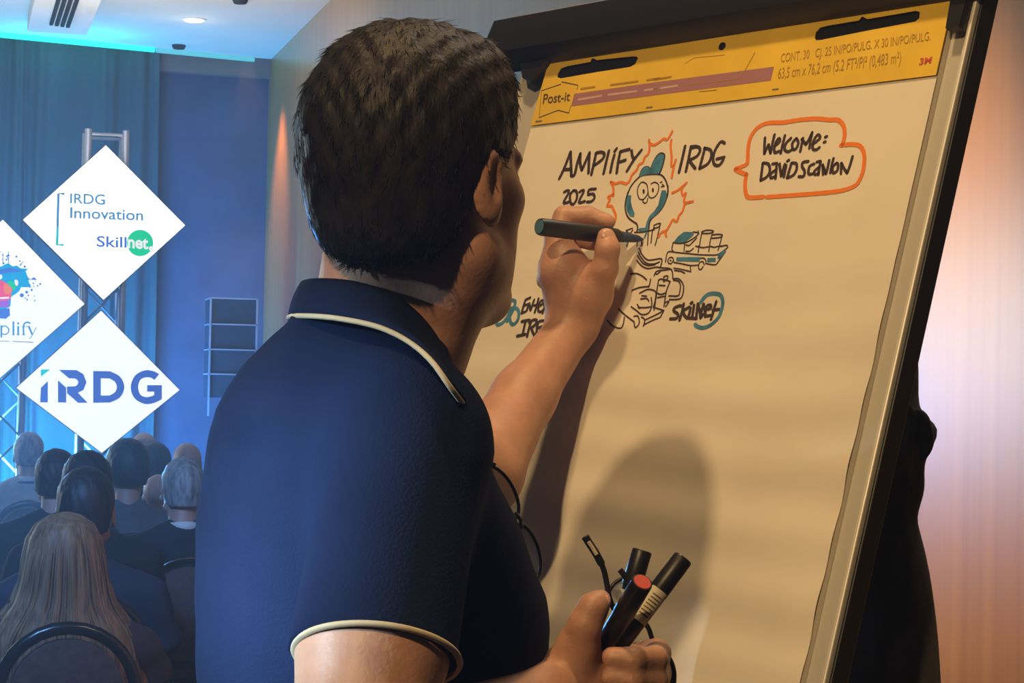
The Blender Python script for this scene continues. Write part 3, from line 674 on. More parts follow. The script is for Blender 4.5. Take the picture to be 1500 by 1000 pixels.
art('burst_outline', M['orange'], L(S2, 3.0, [(715, 150), (722, 200), (790, 225), (860, 190), (930, 135), (970, 150), (1010, 110), (1055, 20)], [(715, 150), (722, 260), (700, 360), (650, 400), (620, 480), (562, 515), (530, 590), (462, 660), (430, 740), (380, 790), (300, 770), (220, 790), (150, 765)],
    [(150, 765), (185, 830), (190, 930), (185, 970)], [(1040, 150), (1030, 250), (1045, 400), (1040, 525), (1075, 520), (1105, 440)], [(1080, 520), (1062, 610), (1045, 705)])
  + L(S3, 3.0, [(185, 250), (112, 285), (140, 320), (115, 370), (98, 420)], [(98, 420), (160, 420), (200, 490), (225, 560), (212, 655)], [(1050, 225), (1130, 190), (1265, 75)], [(1230, 110), (1190, 180), (1205, 260), (1250, 230), (1225, 330), (1240, 370), (1355, 350)],
    [(1330, 358), (1240, 390), (1200, 500), (1150, 560), (1120, 645), (1060, 622), (1020, 690), (960, 790)], [(960, 790), (900, 800), (850, 872)], [(945, 790), (965, 862)]), pad)
art('light_bulb_shading', M['teal'], [('f', S2, [(570, 690), (600, 600), (640, 555), (690, 545), (735, 565), (760, 510), (800, 430), (850, 368), (900, 347), (940, 372), (935, 450), (905, 560), (865, 650), (760, 648), (650, 660)]),
    ], pad)
art('light_bulb_shading', M['teal'], [('f', S3, [(400, 262), (450, 260), (445, 350), (465, 440), (500, 520), (490, 580), (430, 565), (385, 490), (372, 380)]),
    ], pad)
art('light_bulb_shading', M['teal'], [('f', S3, [(900, 190), (960, 190), (975, 240), (960, 330), (900, 450), (830, 530), (760, 590), (720, 660), (695, 745), (655, 742), (680, 650), (720, 560), (790, 490), (850, 400), (870, 300)]),
    ('f', S3, [(545, 770), (580, 742), (690, 735), (690, 782), (600, 797)]), ('l', S3, [(700, 750), (645, 880)], 2.4), ('l', S3, [(405, 950), (385, 1000)], 2.4),
    ], pad)
art('train_shading', M['teal'], [('f', S5, [(345, 430), (420, 332), (530, 245), (700, 250), (710, 290), (640, 360), (550, 430), (450, 447)]), ], pad)
art('train_shading', M['teal'], [('f', S5, [(390, 712), (830, 706), (812, 792), (390, 782)]), ('f', S5, [(958, 726), (1112, 720), (1110, 792), (958, 800)]), ('f', S5, [(1150, 650), (1290, 570), (1300, 602), (1205, 722), (1145, 742)])], pad)
art('light_bulb_drawing', IK, L(S2, 1.8, [(380, 1000), (430, 860), (490, 770), (560, 700)], [(560, 700), (620, 667), (760, 652), (880, 660), (950, 730), (988, 850), (985, 960)], [(570, 690), (600, 600), (640, 555), (690, 545), (735, 568), (760, 510), (800, 430), (850, 366), (900, 346), (942, 372), (935, 450), (900, 570), (860, 655)])
  + L(S3, 1.9, [(405, 210), (368, 350), (365, 470), (400, 575), (470, 640), (530, 680), (545, 740), (532, 800)], [(988, 120), (990, 215), (960, 330), (900, 450), (830, 530), (762, 590), (720, 660), (705, 795)])
  + L(S3, 1.3, [(640, 72), (600, 70), (555, 130), (540, 220), (572, 312), (632, 322)], [(625, 70), (672, 92), (692, 160), (690, 240), (640, 312)], [(740, 95), (790, 70), (840, 92), (855, 150), (830, 240), (770, 297), (712, 282), (695, 200)], [(637, 310), (620, 350), (652, 376), (682, 355), (690, 305)],
    [(875, 75), (905, 62)], [(890, 138), (938, 128)], [(905, 98), (930, 122)])
  + [('d', S3, (632, 203, 17, 34)), ('d', S3, (768, 184, 15, 32))]
  + L(S3, 1.5, [(785, 700), (792, 742), (860, 720), (880, 675), (840, 678), (785, 700)], [(878, 680), (840, 850), (800, 995)], [(780, 740), (760, 800), (740, 960)], [(500, 805), (620, 800), (790, 765)], [(380, 775), (470, 745)], [(375, 780), (430, 820), (475, 770)], [(410, 810), (390, 980)], [(540, 870), (535, 1000)], [(600, 930), (610, 1000)], [(700, 820), (690, 990)]), pad)
art('machine_drawing', IK, L(S6, 1.7, [(360, 30), (392, 100), (450, 158), (520, 157), (600, 145), (617, 172), (602, 235)], [(350, 70), (380, 130), (440, 195), (520, 207), (590, 182)], [(340, 110), (395, 190), (460, 222), (540, 212)], [(332, 165), (390, 227), (460, 257), (550, 242), (620, 250), (700, 257), (735, 290), (742, 368)],
    [(742, 375), (800, 372), (850, 420), (860, 490), (832, 580), (770, 602), (695, 602)], [(748, 390), (800, 398), (825, 440), (815, 520), (790, 562), (690, 562)], [(530, 340), (560, 288), (650, 275), (705, 265)], [(545, 300), (560, 322), (602, 288)],
    [(260, 320), (330, 313), (400, 345), (445, 385)], [(490, 375), (482, 420), (470, 458)], [(275, 502), (360, 470), (472, 458)], [(580, 385), (555, 520), (520, 722)], [(600, 375), (660, 385), (712, 405)], [(580, 388), (600, 375)], [(710, 405), (662, 520), (632, 682)], [(585, 445), (652, 450)], [(555, 530), (600, 546), (652, 530)], [(560, 582), (642, 566)],
    [(640, 350), (637, 402), (680, 372), (682, 340), (640, 350)], [(360, 532), (450, 492), (520, 500), (545, 532), (532, 620), (510, 692)], [(385, 560), (440, 566)], [(370, 596), (440, 592), (462, 622)], [(340, 692), (430, 692), (490, 682)], [(490, 580), (495, 662), (470, 740), (420, 772), (370, 766), (330, 732), (262, 682)], [(330, 656), (360, 702)],
    [(120, 705), (200, 780), (302, 856)], [(300, 855), (318, 922), (360, 872), (342, 792), (298, 792)], [(430, 830), (540, 776), (632, 724)], [(410, 892), (500, 842), (592, 804)], [(380, 800), (420, 832), (408, 905)], [(640, 640), (690, 622), (650, 682)], [(0, 840), (60, 902), (150, 930), (182, 880), (190, 800)], [(520, 690), (630, 725)], [(592, 804), (632, 724)]), pad)
art('train_drawing', IK, L(S5, 1.5, [(330, 440), (308, 560), (332, 602)], [(330, 440), (440, 455), (560, 440), (690, 372), (790, 290), (790, 262), (700, 246)], [(540, 452), (530, 600)], [(560, 482), (622, 492), (690, 430), (762, 355)], [(560, 600), (640, 596), (702, 545)], [(790, 262), (792, 225)],
    [(192, 800), (215, 655), (260, 606), (400, 622), (600, 642), (800, 662), (1000, 668), (1140, 660), (1290, 562), (1328, 520), (1300, 490), (1200, 512)], [(740, 505), (870, 532), (1000, 512), (1080, 525), (1150, 510), (1230, 500)], [(345, 805), (500, 832), (650, 862), (785, 855)], [(925, 822), (1000, 838), (1110, 846), (1160, 790), (1290, 600)],
    [(340, 770), (322, 720), (270, 715), (235, 770), (250, 820), (300, 825), (340, 770)], [(820, 730), (900, 730), (940, 790)], [(905, 850), (880, 795), (830, 800), (800, 860), (810, 930), (850, 930), (885, 880)],
    [(860, 242), (940, 216), (1040, 220), (1070, 242), (1000, 270), (870, 272), (855, 245)], [(860, 255), (830, 390), (812, 500)], [(1050, 272), (1012, 400), (982, 605)], [(1055, 300), (1140, 290), (1230, 300), (1190, 345), (1040, 362)], [(1228, 302), (1200, 420), (1152, 580)], [(800, 500), (790, 622)], [(345, 912), (480, 932), (640, 972)], [(360, 952), (480, 972), (550, 1005)], [(650, 882), (660, 980)])
  + [('d', S5, (285, 770, 20, 14))], pad)
art('handwritten_word', IK, L(S8, 3.8, [(395, 395), (340, 397), (250, 440), (240, 500), (318, 560), (330, 612), (280, 662), (165, 667)], [(447, 350), (405, 540), (360, 702)], [(560, 420), (432, 490)], [(432, 495), (455, 580), (515, 650)], [(592, 430), (562, 560), (540, 645)], [(590, 345), (630, 322)],
    [(662, 378), (640, 520), (622, 655)], [(742, 345), (722, 500), (708, 662)], [(515, 650), (620, 655), (720, 662)], [(745, 350), (780, 500), (800, 652)], [(800, 650), (815, 520), (862, 350)], [(800, 640), (870, 560)], [(862, 350), (890, 500), (900, 622)], [(905, 475), (1010, 442), (1010, 382), (942, 390), (902, 480), (910, 602), (1002, 592)], [(1132, 300), (1082, 450), (1020, 682)], [(1050, 482), (1190, 466)]), pad)
art('blue_loop', M['teal'], L(S8, 4.6, [(800, 325), (880, 220), (980, 152), (1110, 140), (1220, 172), (1265, 280), (1250, 430), (1182, 620), (1062, 760), (950, 832), (840, 857), (740, 830), (690, 785)]), pad)
art('handwritten_word', IK, L(S7, 3.0, [(710, 195), (622, 235)], [(622, 235), (590, 350), (560, 490)], [(560, 488), (640, 452)], [(590, 348), (662, 320)], [(652, 440), (692, 300)], [(692, 302), (722, 432)], [(722, 430), (780, 232)], [(860, 210), (830, 340), (800, 472)], [(780, 342), (850, 322)],
    [(862, 362), (922, 322), (960, 262), (912, 250), (872, 320), (860, 430), (900, 462), (942, 432)], [(942, 490), (972, 360), (1000, 240)], [(960, 332), (1030, 300)], [(972, 362), (1030, 472)], [(1050, 300), (1110, 470)]), pad)
art('handwritten_word', IK, L(S7, 3.4, [(565, 642), (712, 612)], [(640, 622), (612, 750), (580, 882)], [(475, 905), (632, 872)], [(742, 640), (700, 770), (660, 912)], [(700, 662), (782, 612), (840, 622), (820, 692), (742, 762)], [(742, 762), (770, 840), (802, 902)], [(962, 625), (872, 660), (832, 872)], [(862, 762), (942, 735)]), pad)
art('blue_loop', M['teal'], L(S7, 3.8, [(290, 400), (302, 300), (370, 247), (430, 262), (432, 330), (400, 402)], [(380, 392), (250, 432), (140, 532), (105, 640), (130, 700), (220, 662), (300, 562), (350, 452), (400, 402)], [(380, 392), (470, 402), (510, 480), (500, 600), (440, 682), (382, 682), (352, 600), (352, 480), (400, 392)], [(330, 440), (352, 600)], [(300, 640), (400, 440)]), pad)

# black jacket hanging behind the right side of the easel
outl = [(478, 1338), (505, 1341), (530, 1346), (560, 1346), (590, 1345), (605, 1360), (619, 1378), (645, 1368), (672, 1356), (690, 1354), (715, 1356), (735, 1350), (758, 1343), (775, 1347), (800, 1354), (835, 1362), (880, 1369), (940, 1376), (1000, 1379), (1080, 1384), (1180, 1384), (1290, 1380), (1380, 1376)]
mb = MB(); rings = []
for i, (v, ur) in enumerate(outl):
    ul = 1345-(v-500)*.245-34; dc = 2.26; wdt = ur-ul; ring = []
    th = .012+.032*min(1, (v-470)/160)
    for k in range(28):
        t = 2*math.pi*k/28; fold = 1+.16*math.sin(4*t+v*.021)+.1*math.sin(7*t-v*.013)
        x = (ul+ur)/2+wdt/2*math.cos(t)*(1 if abs(math.cos(t)) > .9 else .985); y = th*math.sin(t)*fold
        ring.append(at(x, v+(8*math.cos(t) if 560 < v < 660 else 0), dc+y))
    rings.append(ring)
mb.loft(rings); jk = mb.build('hanging_jacket', M['jacket'], smooth=True)
jk.modifiers.new('sub', 'SUBSURF').render_levels = 1
tag(jk, 'crumpled black jacket hanging behind the right edge of the flip chart easel', 'jacket')
for pts, r in (([(1318, 570), (1330, 600), (1345, 625), (1352, 640)], .007), ([(1312, 610), (1316, 660), (1326, 700), (1336, 722)], .006), ([(1340, 600), (1352, 615), (1358, 650), (1348, 675)], .008)):
    mb = MB(); mb.tube([at(u, v, 2.222) for u, v in catmull(pts, 5)], [r*(.35+.65*math.sin(math.pi*i/15)) for i in range(16)], 8); mb.build('fold', M['jacket'], jk, smooth=True)

# ------------------------------------------------------------------ the presenter
PH = R_(64); cp, sn = math.cos(PH), math.sin(PH)
TL = [(455, 438, 618, .050), (472, 428, 626, .060), (490, 404, 634, .085), (510, 380, 645, .11), (535, 355, 638, .110), (560, 336, 650, .124), (600, 308, 684, .152), (650, 292, 712, .184), (700, 284, 730, .184), (760, 281, 757, .182), (820, 281, 781, .180), (870, 281, 799, .178), (920, 282, 806, .176), (1000, 284, 806, .172), (1100, 290, 796, .168), (1300, 300, 775, .168), (1480, 305, 765, .172)]
def torso(fl, inset=0., ybot=-9., wrinkle=0.):
    X, Y, Z = fl.grids()
    ys = np.array([(500-t[0])/FPX*1.8 for t in TL])[::-1]
    cx = np.array([((t[1]+t[2])/2-750)/FPX*1.8 for t in TL])[::-1]; wv_ = np.array([(t[2]-t[1])/2/FPX*1.8 for t in TL])[::-1]-inset
    aa = np.array([t[3] for t in TL])[::-1]-inset
    bb = np.sqrt(np.maximum(wv_**2-(aa*cp)**2, .045**2))/sn
    yy = Y[0, :, 0]; f = lambda q: np.interp(yy, ys, q)[None, :, None]
    dx = X-f(cx); dz = Z-1.80-f(np.interp(ys, [-.6, -.1, .03], [0.02, 0., -.04])*1.)
    lat = dx*cp-dz*sn; fw = dx*sn+dz*cp
    A, B = f(aa), f(bb)
    if wrinkle:
        B = B*(1+wrinkle*np.sin(Y*52+lat*30)*np.sin(Y*17+fw*22+1.)+.5*wrinkle*np.sin(Y*95+lat*62+fw*40))
    D = (np.sqrt((lat/A)**2+(fw/B)**2)-1)*np.minimum(A, B)*.9
    D = np.maximum(D, Y-ys[-1]); D = np.maximum(D, ybot-Y)
    fl.put((slice(None),)*3, np.minimum(D, .08).astype(np.float32), .02, 'u')

RS, RE, RW = C3(600, 640, 1.66), C3(505, 1190, 1.50), C3(826, 1012, 1.762)
LS, LEl, LW = C3(446, 622, 2.0), C3(700, 692, 2.25), C3(836, 482, 2.402)
PHH = R_(33); hx = [np.array([math.cos(PHH), 0, -math.sin(PHH)]), np.array([math.sin(PHH), 0, math.cos(PHH)]), np.array([0, 1., 0])]
tilt = R_(4)     # head leans a little to its right
hx2 = [hx[0]*math.cos(tilt)-hx[2]*math.sin(tilt), hx[1], hx[2]*math.cos(tilt)+hx[0]*math.sin(tilt)]
HC3 = C3(612, 246, 1.725)
TH = lambda p: HC3+p[0]*hx2[0]+p[1]*hx2[1]+p[2]*hx2[2]
H = .0029
body = Field((-.33, -.47, 1.36), (.21, .30, 2.52), H)
torso(body, .014, -.55)
body.cap(RS, LS, .05, .05, .03)
body.cap(C3(566, 395, 1.745), C3(558, 500, 1.765), .055, .062, .02)
head_skin(body, TH, hx2)
body.cap(TH((.03, .02, -.09)), C3(630, 520, 1.76), .035, .03, .03)
for g in (-1, 1):
    body.ell(TH((g*.042, .044, -.062)), (.024, .030, .038), hx2, .015); body.cap(TH((g*.052, .012, -.070)), TH((g*.026, .076, -.106)), .021, .021, .015)
body.ell(TH((0, .084, -.108)), (.027, .021, .021), hx2, .015)
# right arm and fist
body.chain([RS, RS*.42+RE*.58, RE, RE*.55+RW*.45, RW], [.052, .0555, .047, .046, .031], .015)
P = lambda u, v, d: C3(u, v, d)
body.chain([RW, P(866, 1002, 1.775), P(915, 985, 1.79)], [.030, .030, .026], .012)
body.cap(P(838, 985, 1.765), P(848, 945, 1.748), .024, .0185, .012)
body.chain([P(842, 962, 1.748), P(857, 915, 1.737), P(869, 890, 1.737), P(879, 879, 1.742)], [.019, .0138, .0122, .0095], .006)
for i, (o, rr) in enumerate(((0, .0105), (30, .0108), (60, .0102), (86, .009))):
    body.chain([P(930-i*4, 962+o, 1.815), P(962, 956+o, 1.79), P(958, 966+o, 1.752), P(925, 966+o, 1.728), P(896, 962+o, 1.728)], [rr*1.25, rr*1.15, rr*1.08, rr, rr*.85], .004)
# left arm, writing hand
body.chain([LS, LEl, C3(768, 580, 2.335), LW], [.055, .0475, .0345, .0275], .015)
body.chain([LW, P(839, 442, 2.405), P(827, 398, 2.402)], [.0275, .030, .031], .012)
body.chain([P(848, 465, 2.398), P(866, 430, 2.388), P(876, 405, 2.380)], [.026, .024, .018], .012)
body.chain([P(868, 432, 2.385), P(886, 394, 2.368), P(890, 364, 2.362), P(888, 347, 2.366)], [.019, .0148, .0135, .0108], .006)
body.cap(P(826, 400, 2.402), P(817, 350, 2.402), .024, .016, .012)
body.chain([P(817, 350, 2.402), P(826, 317, 2.410), P(862, 316, 2.408), P(890, 325, 2.402)], [.0148, .0122, .0112, .0095], .004)
body.chain([P(812, 368, 2.414), P(836, 348, 2.430), P(868, 353, 2.424), P(890, 357, 2.414)], [.0140, .0112, .0105, .009], .004)
body.chain([P(804, 388, 2.420), P(818, 378, 2.450), P(850, 386, 2.448), P(870, 392, 2.438)], [.0132, .0108, .010, .009], .004)
body.chain([P(800, 410, 2.422), P(810, 408, 2.455), P(838, 412, 2.458), P(858, 418, 2.45)], [.012, .0098, .009, .0082], .004)
hip = c2w(C3(535, 1480, 1.8)); feet = hip-np.array([.985*.16, .17*.16, 0]); feet[2] = 0.
man = empty('person', (feet[0], feet[1], 0), 'man in navy polo shirt with cream piping writing on the flip chart', 'person')
field_obj('body', body, M['skin'], man, c2w, 2)
# nails
def nail(c, ax, r):
    mb = MB(); rows = []
    for i in range(7):
        th = -math.pi/2+math.pi*i/6; rows.append([c2w(np.asarray(c)+ax[0]*r[0]*math.cos(th)*math.cos(t)+ax[1]*r[1]*math.sin(th)+ax[2]*r[2]*math.cos(th)*math.sin(t)) for t in np.linspace(0, 6.28, 13)[:-1]])
    mb.loft(rows); mb.build('nail', M['nail'], man, smooth=True)
def frame(d, up):
    d = np.asarray(d, float); d /= np.linalg.norm(d); up = np.asarray(up, float); up = up-d*(up @ d); up /= np.linalg.norm(up); return [np.cross(d, up), d, up]
nail(P(884, 880, 1.734), frame(P(879, 879, 1.742)-P(869, 890, 1.737), (.4, .5, -1)), (.006, .007, .0025))
nail(P(889, 345, 2.356), frame(P(888, 345, 2.366)-P(890, 364, 2.362), (.2, .2, -1)), (.007, .0085, .0025))

# hair
hr = Field((-.22, .02, 1.55), (.06, .30, 1.92), .0027)
def he(c, r, k=.02): hr.ell(TH(c), r, hx2, k)
he((0, -.014, .036), (.0825, .1025, .085)); he((0, -.034, .002), (.0765, .074, .080), .025); he((0, -.038, -.045), (.062, .053, .046), .025)
he((0, .040, .076), (.054, .054, .038), .025)
X, Y, Z = hr.grids()
q = [(X-HC3[0])*a[0]+(Y-HC3[1])*a[1]+(Z-HC3[2])*a[2] for a in hx2]
lat, fwd, up = q
tuft = .0010*np.sin(lat*150+up*60+2*np.sin(fwd*70))*np.sin(fwd*130-up*40)+.0009*np.sin(lat*290+fwd*210)*np.sin(up*170+fwd*90)
hr.a += (tuft*np.clip((up+.08)/.1, .25, 1.3)).astype(np.float32)
hl = hairline(fwd)+.003*np.sin(lat*210+fwd*160)
d2 = (hl-up)*.75
hh = np.clip(.5-.5*(hr.a-d2)/.008, 0, 1); hr.a = (hr.a+(d2-hr.a)*hh+.008*hh*(1-hh)).astype(np.float32)
def strands(n, Ln, ax, cen, crown, keep, lift=.28, wd=.0011, seed=3):
    def f(bm):
        r = np.random.default_rng(seed); vs_ = [v for v in bm.verts]; nv = len(vs_)
        for _ in range(n):
            v = vs_[r.integers(nv)]; p = np.array(v.co); nn = np.array(v.normal)
            if not keep(p): continue
            fl_ = p-crown; fl_ = fl_-nn*(fl_ @ nn); L_ = np.linalg.norm(fl_)
            if L_ < 1e-4: continue
            fl_ = fl_/L_+r.normal(0, .28, 3); fl_ -= nn*(fl_ @ nn); fl_ /= np.linalg.norm(fl_)+1e-9
            l_ = Ln*r.uniform(.55, 1.25); sd = np.cross(nn, fl_)
            lf = lift*r.uniform(.4, 1.3); pr = None
            for k, t in enumerate((0, .4, .75, 1.)):
                c = p-nn*.0015+fl_*l_*t+nn*l_*lf*(t-.42*t*t); w_ = wd*(1-t)**.6
                if k < 3:
                    ring = [bm.verts.new(tuple(c+sd*w_)), bm.verts.new(tuple(c+nn*w_*.8)), bm.verts.new(tuple(c-sd*w_))]
                else: ring = [bm.verts.new(tuple(c))]
                if pr:
                    if len(ring) == 3:
                        for j in range(3): bm.faces.new((pr[j], pr[(j+1) % 3], ring[(j+1) % 3], ring[j])).smooth = True
                    else:
                        for j in range(3): bm.faces.new((pr[j], pr[(j+1) % 3], ring[0])).smooth = True
                pr = ring
    return f
crown = c2w(TH((.0, -.045, .135)))
field_obj('hair', hr, M['hair'], man, c2w, 1, strands(9000, .0135, None, None, crown, lambda p: True, lift=.16, wd=.0007))

# polo shirt
sh = Field((-.32, -.60, 1.42), (.10, .05, 2.22), .0036)
torso(sh, 0., -.575, .012)
sh.cap(C3(555, 515, 1.74), RS, .044, .055, .03); sh.cap(RS, RS*.3+RE*.7, .0620, .0640, .025)
sh.cap(C3(530, 530, 1.86), LS, .045, .052, .03); sh.cap(LS, LEl, .056, .060, .03)
X, Y, Z = sh.grids()
def cut(fl, p, n, box):        # remove what lies beyond a plane, inside a box
    D = (X-p[0])*n[0]+(Y-p[1])*n[1]+(Z-p[2])*n[2]
    m_ = (X > box[0])&(X < box[1])&(Y > box[2])&(Y < box[3])&(Z > box[4])&(Z < box[5])
    fl.a[...] = np.where(m_, np.maximum(fl.a, D), fl.a)
adir = (RE-RS)/np.linalg.norm(RE-RS); hemc = C3(552, 962, 1.560); hn = adir+np.array([.06, 0, 0]); hn /= np.linalg.norm(hn)
D = (X-hemc[0])*hn[0]+(Y-hemc[1])*hn[1]+(Z-hemc[2])*hn[2]
# keep the torso itself uncut: only the sleeve capsule is trimmed
tf = Field(sh.lo, sh.lo+sh.h*(sh.n-1), sh.h); tf.n = sh.n; tf.a = np.full(tuple(sh.n), .08, np.float32); torso(tf, 0., -.575, .012)
ldir = (LEl-LS)/np.linalg.norm(LEl-LS); lhc = LS*.42+LEl*.58
D2 = (X-lhc[0])*ldir[0]+(Y-lhc[1])*ldir[1]+(Z-lhc[2])*ldir[2]
cutv = np.where(Z > 1.95, D2, np.where(Z < 1.74, D, -1))
sh.a = np.minimum(np.maximum(sh.a, cutv), tf.a).astype(np.float32)
shirt = field_obj('polo_shirt', sh, M['shirt'], man, c2w, 2)
e1 = np.cross(hn, (0, 0, 1.)); e1 /= np.linalg.norm(e1); e2 = np.cross(hn, e1)
mb = MB()
mb.loft([[c2w(hemc+hn*o+(e1*math.cos(t)+e2*math.sin(t))*r) for t in np.linspace(0, 2*math.pi, 65)[:-1]] for o, r in ((-.0018, .0610), (-.0018, .0642), (0, .0650), (.0018, .0642), (.0018, .0605))], cap=False)
mb.build('sleeve_piping', M['piping'], shirt, smooth=True)
top = [(684, 588, 1.738), (664, 545, 1.735), (643, 502, 1.715), (612, 462, 1.697), (572, 432, 1.688), (520, 415, 1.695), (470, 410, 1.727), (446, 413, 1.775), (452, 420, 1.832), (520, 440, 1.862), (600, 480, 1.86), (652, 540, 1.83), (672, 582, 1.79)]
bot = [(687, 598, 1.640), (663, 567, 1.602), (634, 527, 1.604), (600, 498, 1.622), (556, 477, 1.635), (500, 465, 1.658), (454, 461, 1.705), (427, 462, 1.778), (436, 470, 1.86), (510, 492, 1.91), (600, 530, 1.905), (665, 580, 1.86), (684, 598, 1.81)]
tp = catmull([C3(*p) for p in top], 8); bt_ = catmull([C3(*p) for p in bot], 8)
mb = MB(); rows = []
for s_ in np.linspace(0, 1, 6):
    rows.append([c2w(a*(1-s_)+b*s_+np.array([-.002, .002, -.008])*math.sin(math.pi*s_)*.5) for a, b in zip(tp, bt_)])
mb.loft(rows, cap=False, closed=False); co = mb.build('collar', M['shirt'], shirt, smooth=True, fix=False); k_ = co.modifiers.new('thick', 'SOLIDIFY'); k_.thickness = .0045; k_.offset = 0
mb = MB(); mb.tube([c2w(p+np.array([-.001, -.001, -.002])) for p in bt_], .0023, 8); mb.build('collar_piping', M['piping'], co, smooth=True)
# collar point at the front
mb = MB(); mb.prism([c2w(C3(*p)) for p in ((640, 545, 1.70), (672, 566, 1.735), (686, 592, 1.742), (684, 602, 1.735), (655, 575, 1.692))], F_*.006); mb.build('collar_point', M['shirt'], co)

# trousers and shoes down to the floor
fw = np.array([.985, .17, 0.]); lt_ = np.array([-.17, .985, 0.])
tr = Field((min(hip[0], feet[0])-.35, min(hip[1], feet[1])-.4, -.0), (max(hip[0], feet[0])+.35, max(hip[1], feet[1])+.4, 1.12), .009)
tr.ell(hip+np.array([0, 0, .02]), (.135, .19, .15), [fw, lt_, (0, 0, 1)], .03)
tr.cap(hip+np.array([0, 0, .13]), hip+np.array([0, 0, -.02]), .13, .13, .04)
for g in (-1, 1):
    h0 = hip+lt_*g*.095-np.array([0, 0, .05]); ft = feet+lt_*g*.12; kn = (h0+ft)/2+fw*.03; kn[2] = .52
    tr.chain([h0, kn, np.array([ft[0], ft[1], .10])], [.092, .068, .056], .03)
field_obj('trousers', tr, M['trousers'], man, None, 1)
for g in (-1, 1):
    ft = feet+lt_*g*.12; sf = Field(ft-np.array([.3, .3, .03]), ft+np.array([.35, .3, .16]), .006)
    sf.cap(ft-fw*.06+np.array([0, 0, .046]), ft+fw*.05+np.array([0, 0, .045]), .044, .042, .02); sf.cap(ft+fw*.05+np.array([0, 0, .04]), ft+fw*.16+np.array([0, 0, .033]), .042, .034, .02)
    xg, yg, zg = sf.grids(); sf.a = np.maximum(sf.a, .004-zg).astype(np.float32)
    field_obj('shoe', sf, M['shoe'], man, None, 1)

# ------------------------------------------------------------------ things he holds and wears
def marker(p0, p1, r, label, body_m, end_m, tip=False, lbl=None, capstart=.62, group=None, endm2=None):
    """p0 the writing end, p1 the tail end, camera-aligned points"""
    a, b = c2w(p0), c2w(p1); d = b-a; Ln = np.linalg.norm(d); d /= Ln
    t = empty('marker_pen', a, label, 'marker', group)
    at_ = lambda s_: a+d*Ln*s_
    if tip:
        mb = MB(); mb.tube([at_(.34), at_(.36), at_(.975), at_(1.)], [r*.98, r, r, r*.9], 20); mb.build('barrel', body_m, t, autos=40)
        mb = MB(); mb.tube([at_(.22), at_(.26), at_(.345)], [r*.62, r*.85, r*.96], 20); mb.build('collar', M['black'], t, autos=40)
        mb = MB(); mb.tube([at_(.035), at_(.05), at_(.23)], [r*.34, r*.42, r*.66], 18); mb.build('nib_holder', M['grip'], t, autos=40)
        mb = MB(); mb.tube([at_(0), at_(.04)], [r*.16, r*.30], 12); mb.build('nib', M['grip'], t, autos=40)
        mb = MB(); mb.tube([at_(.997), at_(1.004)], [r*.80, r*.76], 20); mb.build('end_disc', end_m, t)
    else:
        mb = MB(); mb.tube([at_(0.), at_(.03), at_(capstart)], [r*.9, r*.97, r*.97], 20); mb.build('barrel', body_m, t, autos=40)
        mb = MB(); mb.tube([at_(capstart), at_(capstart+.01), at_(.985), at_(1.)], [r, r*1.03, r*1.0, r*.93], 20); mb.build('cap', M['black'], t, autos=40)
        mb = MB(); mb.tube([at_(.998), at_(1.006)], [r*.84, r*.8], 20); mb.build('end_disc', end_m, t)
        if endm2: mb = MB(); mb.tube([at_(-.012), at_(.02)], [r*.9, r*.99], 20); mb.build('end_ring', endm2, t, autos=40)
    if lbl:                                # paper label wrapped part way round the barrel
        s0, s1, m_, ang0, ang1 = lbl
        tocam = CAM-a; tocam -= d*(tocam @ d); tocam /= np.linalg.norm(tocam); sd = np.cross(d, tocam)
        mb = MB(); mb.loft([[at_(s_)+(tocam*math.cos(x)+sd*math.sin(x))*r*1.045 for x in np.linspace(ang0, ang1, 9)] for s_ in (s0, s1)], cap=False, closed=False); lb = mb.build('label', m_, t, smooth=True, fix=False)
        mb = MB()
        for q in np.linspace(.2, .8, 7):
            sq = s0+(s1-s0)*q
            mb.loft([[at_(s_)+(tocam*math.cos(x)+sd*math.sin(x))*r*1.06 for x in np.linspace(ang0*.5+ang1*.1, ang1*.6, 6)] for s_ in (sq, sq+.012)], cap=False, closed=False)
        mb.build('printed_bars', M['darkprint'], lb, fix=False)
    return t
tipd = 2.426
marker(C3(941.5, 350.5, tipd), C3(790, 332, 2.338), .0102, 'black marker with blue tip in the raised writing hand, touching the paper', M['black'], M['bluecap'], tip=True)
GRP = 'markers held in the lower hand'
marker(C3(903, 948, 1.762), C3(1001, 817, 1.775), .0088, 'black capped marker with white bar code label, rightmost in the lower fist', M['black'], M['black'], lbl=(.30, .64, M['label'], -.9, 1.2), capstart=.60, group=GRP)
marker(C3(886, 944, 1.762), C3(941, 852, 1.712), .0092, 'black marker with red end disc, front one held in the lower fist', M['black'], M['redcap'], capstart=.5, group=GRP, endm2=M['darkredcap'])
marker(C3(905, 925, 1.800), C3(941, 806, 1.805), .0088, 'black capped marker standing upright behind the red ended one in the fist', M['black'], M['black'], capstart=.55, group=GRP, lbl=(.1, .5, M['label'], -1.2, .9))
gl = empty('spectacles', c2w(C3(920, 900, 1.79)), 'dark spectacles held in the lower fist with one temple pointing up left', 'glasses')
mb = MB(); tp1 = [C3(u, v, 1.752) for u, v in ((857, 785), (863, 795), (874, 812), (884, 833), (889, 855), (893, 876), (900, 892), (912, 905))]
mb.tube([c2w(p) for p in catmull(tp1, 5)], [.0030, .0038]+[.0034]*12+[.0024]*22, 8); mb.build('temple', M['black'], gl, smooth=True)
mb = MB(); mb.tube([c2w(C3(u, v, 1.7485)) for u, v in ((862, 793), (868, 802), (874, 812))], .0018, 6); mb.build('temple_inlay', M['label'], gl)
